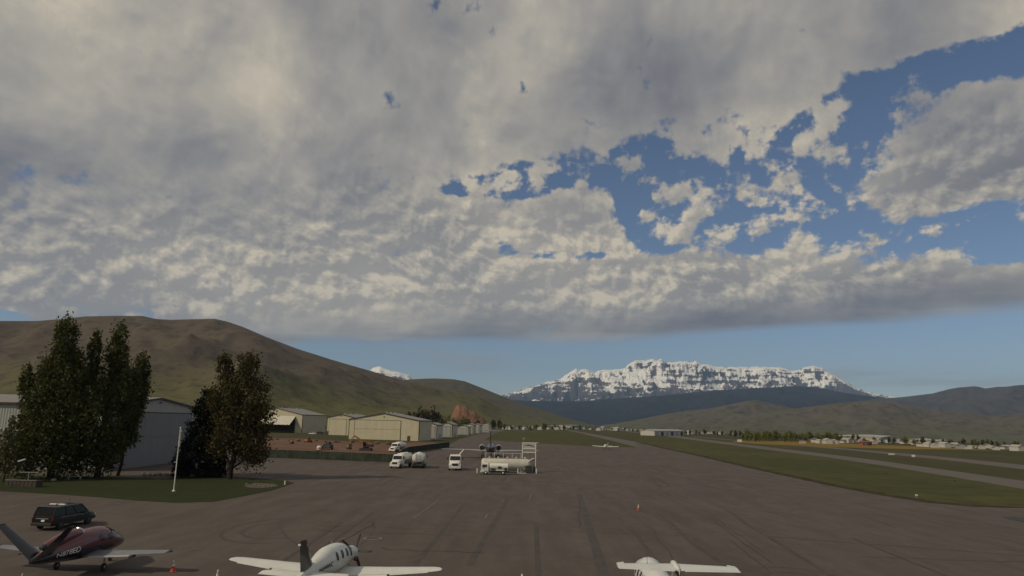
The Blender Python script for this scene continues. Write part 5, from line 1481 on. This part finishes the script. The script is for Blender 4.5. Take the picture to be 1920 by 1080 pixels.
def compactor(label, px, py):
    t = thing('trench_roller', label, 'roller', at(px, py), .6)
    MB().lathe((-.5, .7, .4), (1, 0, 0), [(0, .4), (1.0, .4)], 18).build('drum', 'dark_steel', t, smooth=True)
    MB().lathe((-.5, -.7, .4), (1, 0, 0), [(0, .4), (1.0, .4)], 18).build('drum', 'dark_steel', t, smooth=True)
    MB().box((0, 0, .85), (.9, 1.8, .6)).build('body', 'digger_yellow', t, bevel=.06)
    MB().path([(-.3, -.8, 1.1), (-.3, -1.2, 1.7), (.3, -1.2, 1.7), (.3, -.8, 1.1)], .04).build('handle', 'dark_steel', t)
compactor('small yellow roller at the far left of the dirt yard', 547, 832)
compactor('small yellow roller beside the excavator boom', 654, 842.5)
def drum_tank():
    t = thing('water_tank', 'round white and orange tank standing by the fence', 'tank', at(598, 845))
    MB().lathe((0, 0, .2), (0, 0, 1), [(0, .6), (.1, .72), (.9, .72), (1.2, .5), (1.3, .2)], 18).build('shell', 'truck_white', t, smooth=True)
    MB().box((0, 0, .12), (1.4, 1.4, .24)).build('pallet', 'wood', t)
    MB().lathe((0, 0, .48), (0, 0, 1), [(0, .735), (.22, .735)], 18).build('band', 'digger_orange', t, smooth=True)
drum_tank()
for i in range(14):
    rock('dirt_mound', 'heap of red soil in the dirt yard', 505 + i * 17 + rg.uniform(-6, 6), 824 + (i * .55) + rg.uniform(0, 2.5), rg.uniform(.5, 1.2), 60 + i, 'soil heaps in the dirt yard', 'red_dirt')
def utility_cart(label, px, py, rz):
    t = thing('utility_cart', label, 'cart', at(px, py), rz)
    MB().box((0, 0, .75), (1.3, 2.6, .5)).build('body', 'dark_steel', t, bevel=.06)
    MB().box((0, .9, 1.1), (1.2, .7, .3)).build('hood', 'dark_steel', t, bevel=.06)
    MB().box((0, -.2, 1.95), (1.3, 1.3, .07)).build('canopy', 'black_plastic', t)
    for s in (-1, 1):
        for y in (-.8, .9): wheel(t, (s * .62, y, .38), .38, .25)
        for y in (-.75, .35): MB().tube((s * .58, y, 1.0), (s * .58, y, 1.93), .03).build('post', 'black_plastic', t)
    MB().box((0, 1.33, .95), (.9, .05, .16)).build('headlight', 'lamp_white', t)
utility_cart('dark tractor cart under the left side of the spruce', 346, 888, 1.2)
utility_cart('dark tractor cart under the right side of the spruce', 386, 891, 2.6)

# ------------------------------------------------------------------ far town, signs and tree rows
paint('house_white', (0.46, 0.45, 0.42), var=.1); paint('house_tan', (0.42, 0.35, 0.28), var=.1); paint('house_grey', (0.30, 0.30, 0.31), var=.1); paint('house_red', (0.26, 0.07, 0.04), var=.1)
paint('house_roof', (0.11, 0.095, 0.085), var=.2); paint('house_roof_pale', (0.36, 0.34, 0.32), var=.15)
def house_mesh(w, d, h, r, wall, roof):
    a = MB().prism([(-w / 2, -1), (w / 2, -1), (w / 2, h), (0, h + r), (-w / 2, h)], 'Y', -d / 2, d / 2)
    b = MB()
    k = r / (w / 2)
    for s in (-1, 1): b.prism([(0, h + r + .05), (s * (w / 2 + .5), h - k * .5 + .05), (s * (w / 2 + .5), h - k * .5 + .35), (0, h + r + .35)], 'Y', -d / 2 - .5, d / 2 + .5)
    out = []
    for nm, q, mt in (('wall', a, wall), ('roof', b, roof)):
        me = bpy.data.meshes.new(nm); me.from_pydata(q.v, [], q.f); me.materials.append(MATS[mt]); out.append((nm, me))
    return out
HM = [house_mesh(9, 13, 4.5, 2.2, 'house_white', 'house_roof'), house_mesh(10, 14, 5.5, 2.4, 'house_white', 'house_roof_pale'), house_mesh(9, 12, 4, 2, 'house_tan', 'house_roof'), house_mesh(11, 15, 5, 2.4, 'house_grey', 'house_roof')]
def house(px, py, label, group, kind=None, s=1.0, rz=None):
    P = at(px, py); t = thing('valley_house', label, 'house', P, rg.uniform(-.5, .5) if rz is None else rz, group)
    for nm, me in HM[rg.choice((0, 0, 1, 1, 1, 2, 3)) if kind is None else kind]:
        o = obj(nm, me, None, t); o.scale = (s, s, s)
    return t
for i in range(26):
    house(946 + i * 6.6 + rg.uniform(-3, 3), rg.uniform(803.0, 806.2), 'small pale house below the green hill', 'houses below the green hill', s=rg.uniform(.55, .95))
for i in range(16):
    house(1124 + i * 8.5 + rg.uniform(-3, 3), rg.uniform(804.5, 809), 'tiny house on the valley floor below the snow mountain', 'houses below the snow mountain', s=rg.uniform(.7, 1.1))
for i in range(20):
    house(1508 + i * 10 + rg.uniform(-4, 4), rg.uniform(828.5, 833), 'pale house behind the orange flower field', 'houses behind the flower field', s=rg.uniform(.26, .48))
for i in range(22):
    house(1716 + i * 9.5 + rg.uniform(-4, 4), 836 + i * .42 + rg.uniform(-2, 2), 'pale house at the right end of the valley', 'houses at the right end of the valley', s=rg.uniform(.24, .45))
for i in range(12):
    house(1290 + i * 9 + rg.uniform(-3, 3), rg.uniform(811, 815), 'small house below the low tan hill', 'houses below the low tan hill', s=rg.uniform(.6, .9))
def long_building(label, x0, x1, y, top, roof, wall, bays=5):
    A, B_ = at(x0, y), at(x1, y); c = (A + B_) / 2; w = (B_ - A).length
    h = bisect(lambda z: to_px(c + Vector((0, 0, z)))[1], top, 1, 60)
    t = thing('long_building', label, 'building', c, math.atan2(B_.y - A.y, B_.x - A.x))
    MB().prism([(-w * .12, -1), (w * .12, -1), (w * .12, h * .8), (0, h), (-w * .12, h * .8)], 'X', -w / 2, w / 2).build('wall', wall, t)
    for s in (-1, 1): MB().prism([(0, h + .1), (s * w * .125, h * .8), (s * w * .125, h * .8 + .5), (0, h + .6)], 'X', -w / 2 - .5, w / 2 + .5).build('roof', roof, t)
    for k in range(bays): MB().box((-w / 2 + w * (k + .5) / bays, -w * .12 - .1, h * .36), (w / bays * .5, .2, h * .66)).build('door', 'dark_trim' if k % 2 else 'house_grey', t)
long_building('white hangar block with several bays beyond the runway', 1214, 1270, 816.5, 806, 'house_roof_pale', 'house_white', 6)
long_building('white flat building at the foot of the green hill', 1048, 1073, 803.5, 796.5, 'house_roof', 'house_white', 4)
long_building('long pale building above the flower field houses', 1600, 1630, 824, 816.5, 'house_roof_pale', 'house_tan', 4)
long_building('left long tan building at the right end of the valley', 1711, 1737, 832, 823.5, 'house_roof_pale', 'house_tan', 4)
long_building('right long tan building at the right end of the valley', 1744, 1768, 833, 825.5, 'house_roof_pale', 'house_tan', 4)
long_building('red barn in front of the flower field houses', 1615, 1632, 835, 828.5, 'house_red', 'house_red', 2)
for i in range(34):
    far_tree(1392 + i * 6.0 + rg.uniform(-2, 2), rg.uniform(825, 829), rg.uniform(5.5, 8.5) * (1.0 if i < 30 else .7), 'wide', 'fresh green tree in the long row beyond the runway', 'green tree row beyond the runway', rg)
for i in range(30):
    far_tree(1590 + i * 11 + rg.uniform(-5, 5), 829 + i * .35 + rg.uniform(-1, 2), rg.uniform(4, 7), rg.choice(('olive', 'wide', 'olive')), 'olive tree among the houses at the right of the valley', 'trees among the right valley houses', rg)
for i in range(26):
    far_tree(938 + i * 8 + rg.uniform(-4, 4), rg.uniform(804, 808), rg.uniform(6, 12), rg.choice(('olive', 'wide')), 'small tree among the houses below the green hill', 'trees below the green hill', rg)
for i in range(24):
    far_tree(1150 + i * 11 + rg.uniform(-5, 5), 808 + i * .5 + rg.uniform(-1, 2), rg.uniform(4, 8), 'olive', 'small tree on the valley floor left of the green row', 'trees left of the green row', rg)
def airfield_sign(label, px, py, w, h, rz=0.0):
    t = thing('airfield_sign', label, 'sign', at(px, py), rz)
    MB().box((0, 0, .35 + h / 2), (w, .25, h)).build('panel', 'lamp_white', t, bevel=.03)
    for x in (-w * .35, w * .35): MB().box((x, 0, .18), (.12, .12, .36)).build('leg', 'steel', t)
airfield_sign('white box sign beside the far runway, left of the flower field', 1387, 829.5, 2.8, 1.5)
airfield_sign('left white marker board between taxiway and runway', 1672, 854.5, 2.2, .45)
airfield_sign('right white marker board between taxiway and runway', 1713, 858.5, 1.1, .7)
airfield_sign('small pale marker at the apron edge below the taxiway', 1719, 934, .3, .16)
for i, (x, y) in enumerate(((1556, 868), (1662, 891), (1748, 895), (1790, 905), (1480, 857))):
    t = thing('taxiway_light', 'small dark edge light along the near taxiway', 'light', at(x, y), 0, 'taxiway edge lights')
    MB().tube((0, 0, 0), (0, 0, .3), .04, n=8).build('stake', 'dark_steel', t)
    MB().lathe((0, 0, .3), (0, 0, 1), [(0, .09), (.12, .1), (.2, .04)], 10).build('lens', 'glass', t, smooth=True)

# ------------------------------------------------------------------ tell the repeats apart by their place
def ordinal(n):
    return f"{n}{'th' if 10 <= n % 100 <= 20 else {1: 'st', 2: 'nd', 3: 'rd'}.get(n % 10, 'th')}"
shared = {}
for o in col.objects:
    if o.parent is None and o.get('group'): shared.setdefault(o['label'], []).append(o)
for lb, os_ in shared.items():
    if len(os_) < 2: continue
    os_.sort(key=lambda o: to_px(o.location)[0])
    for i, o in enumerate(os_):
        o['label'] = lb + ', ' + (ordinal(i + 1) + ' from the left' if 0 < i < len(os_) - 1 else 'leftmost' if i == 0 else 'rightmost')
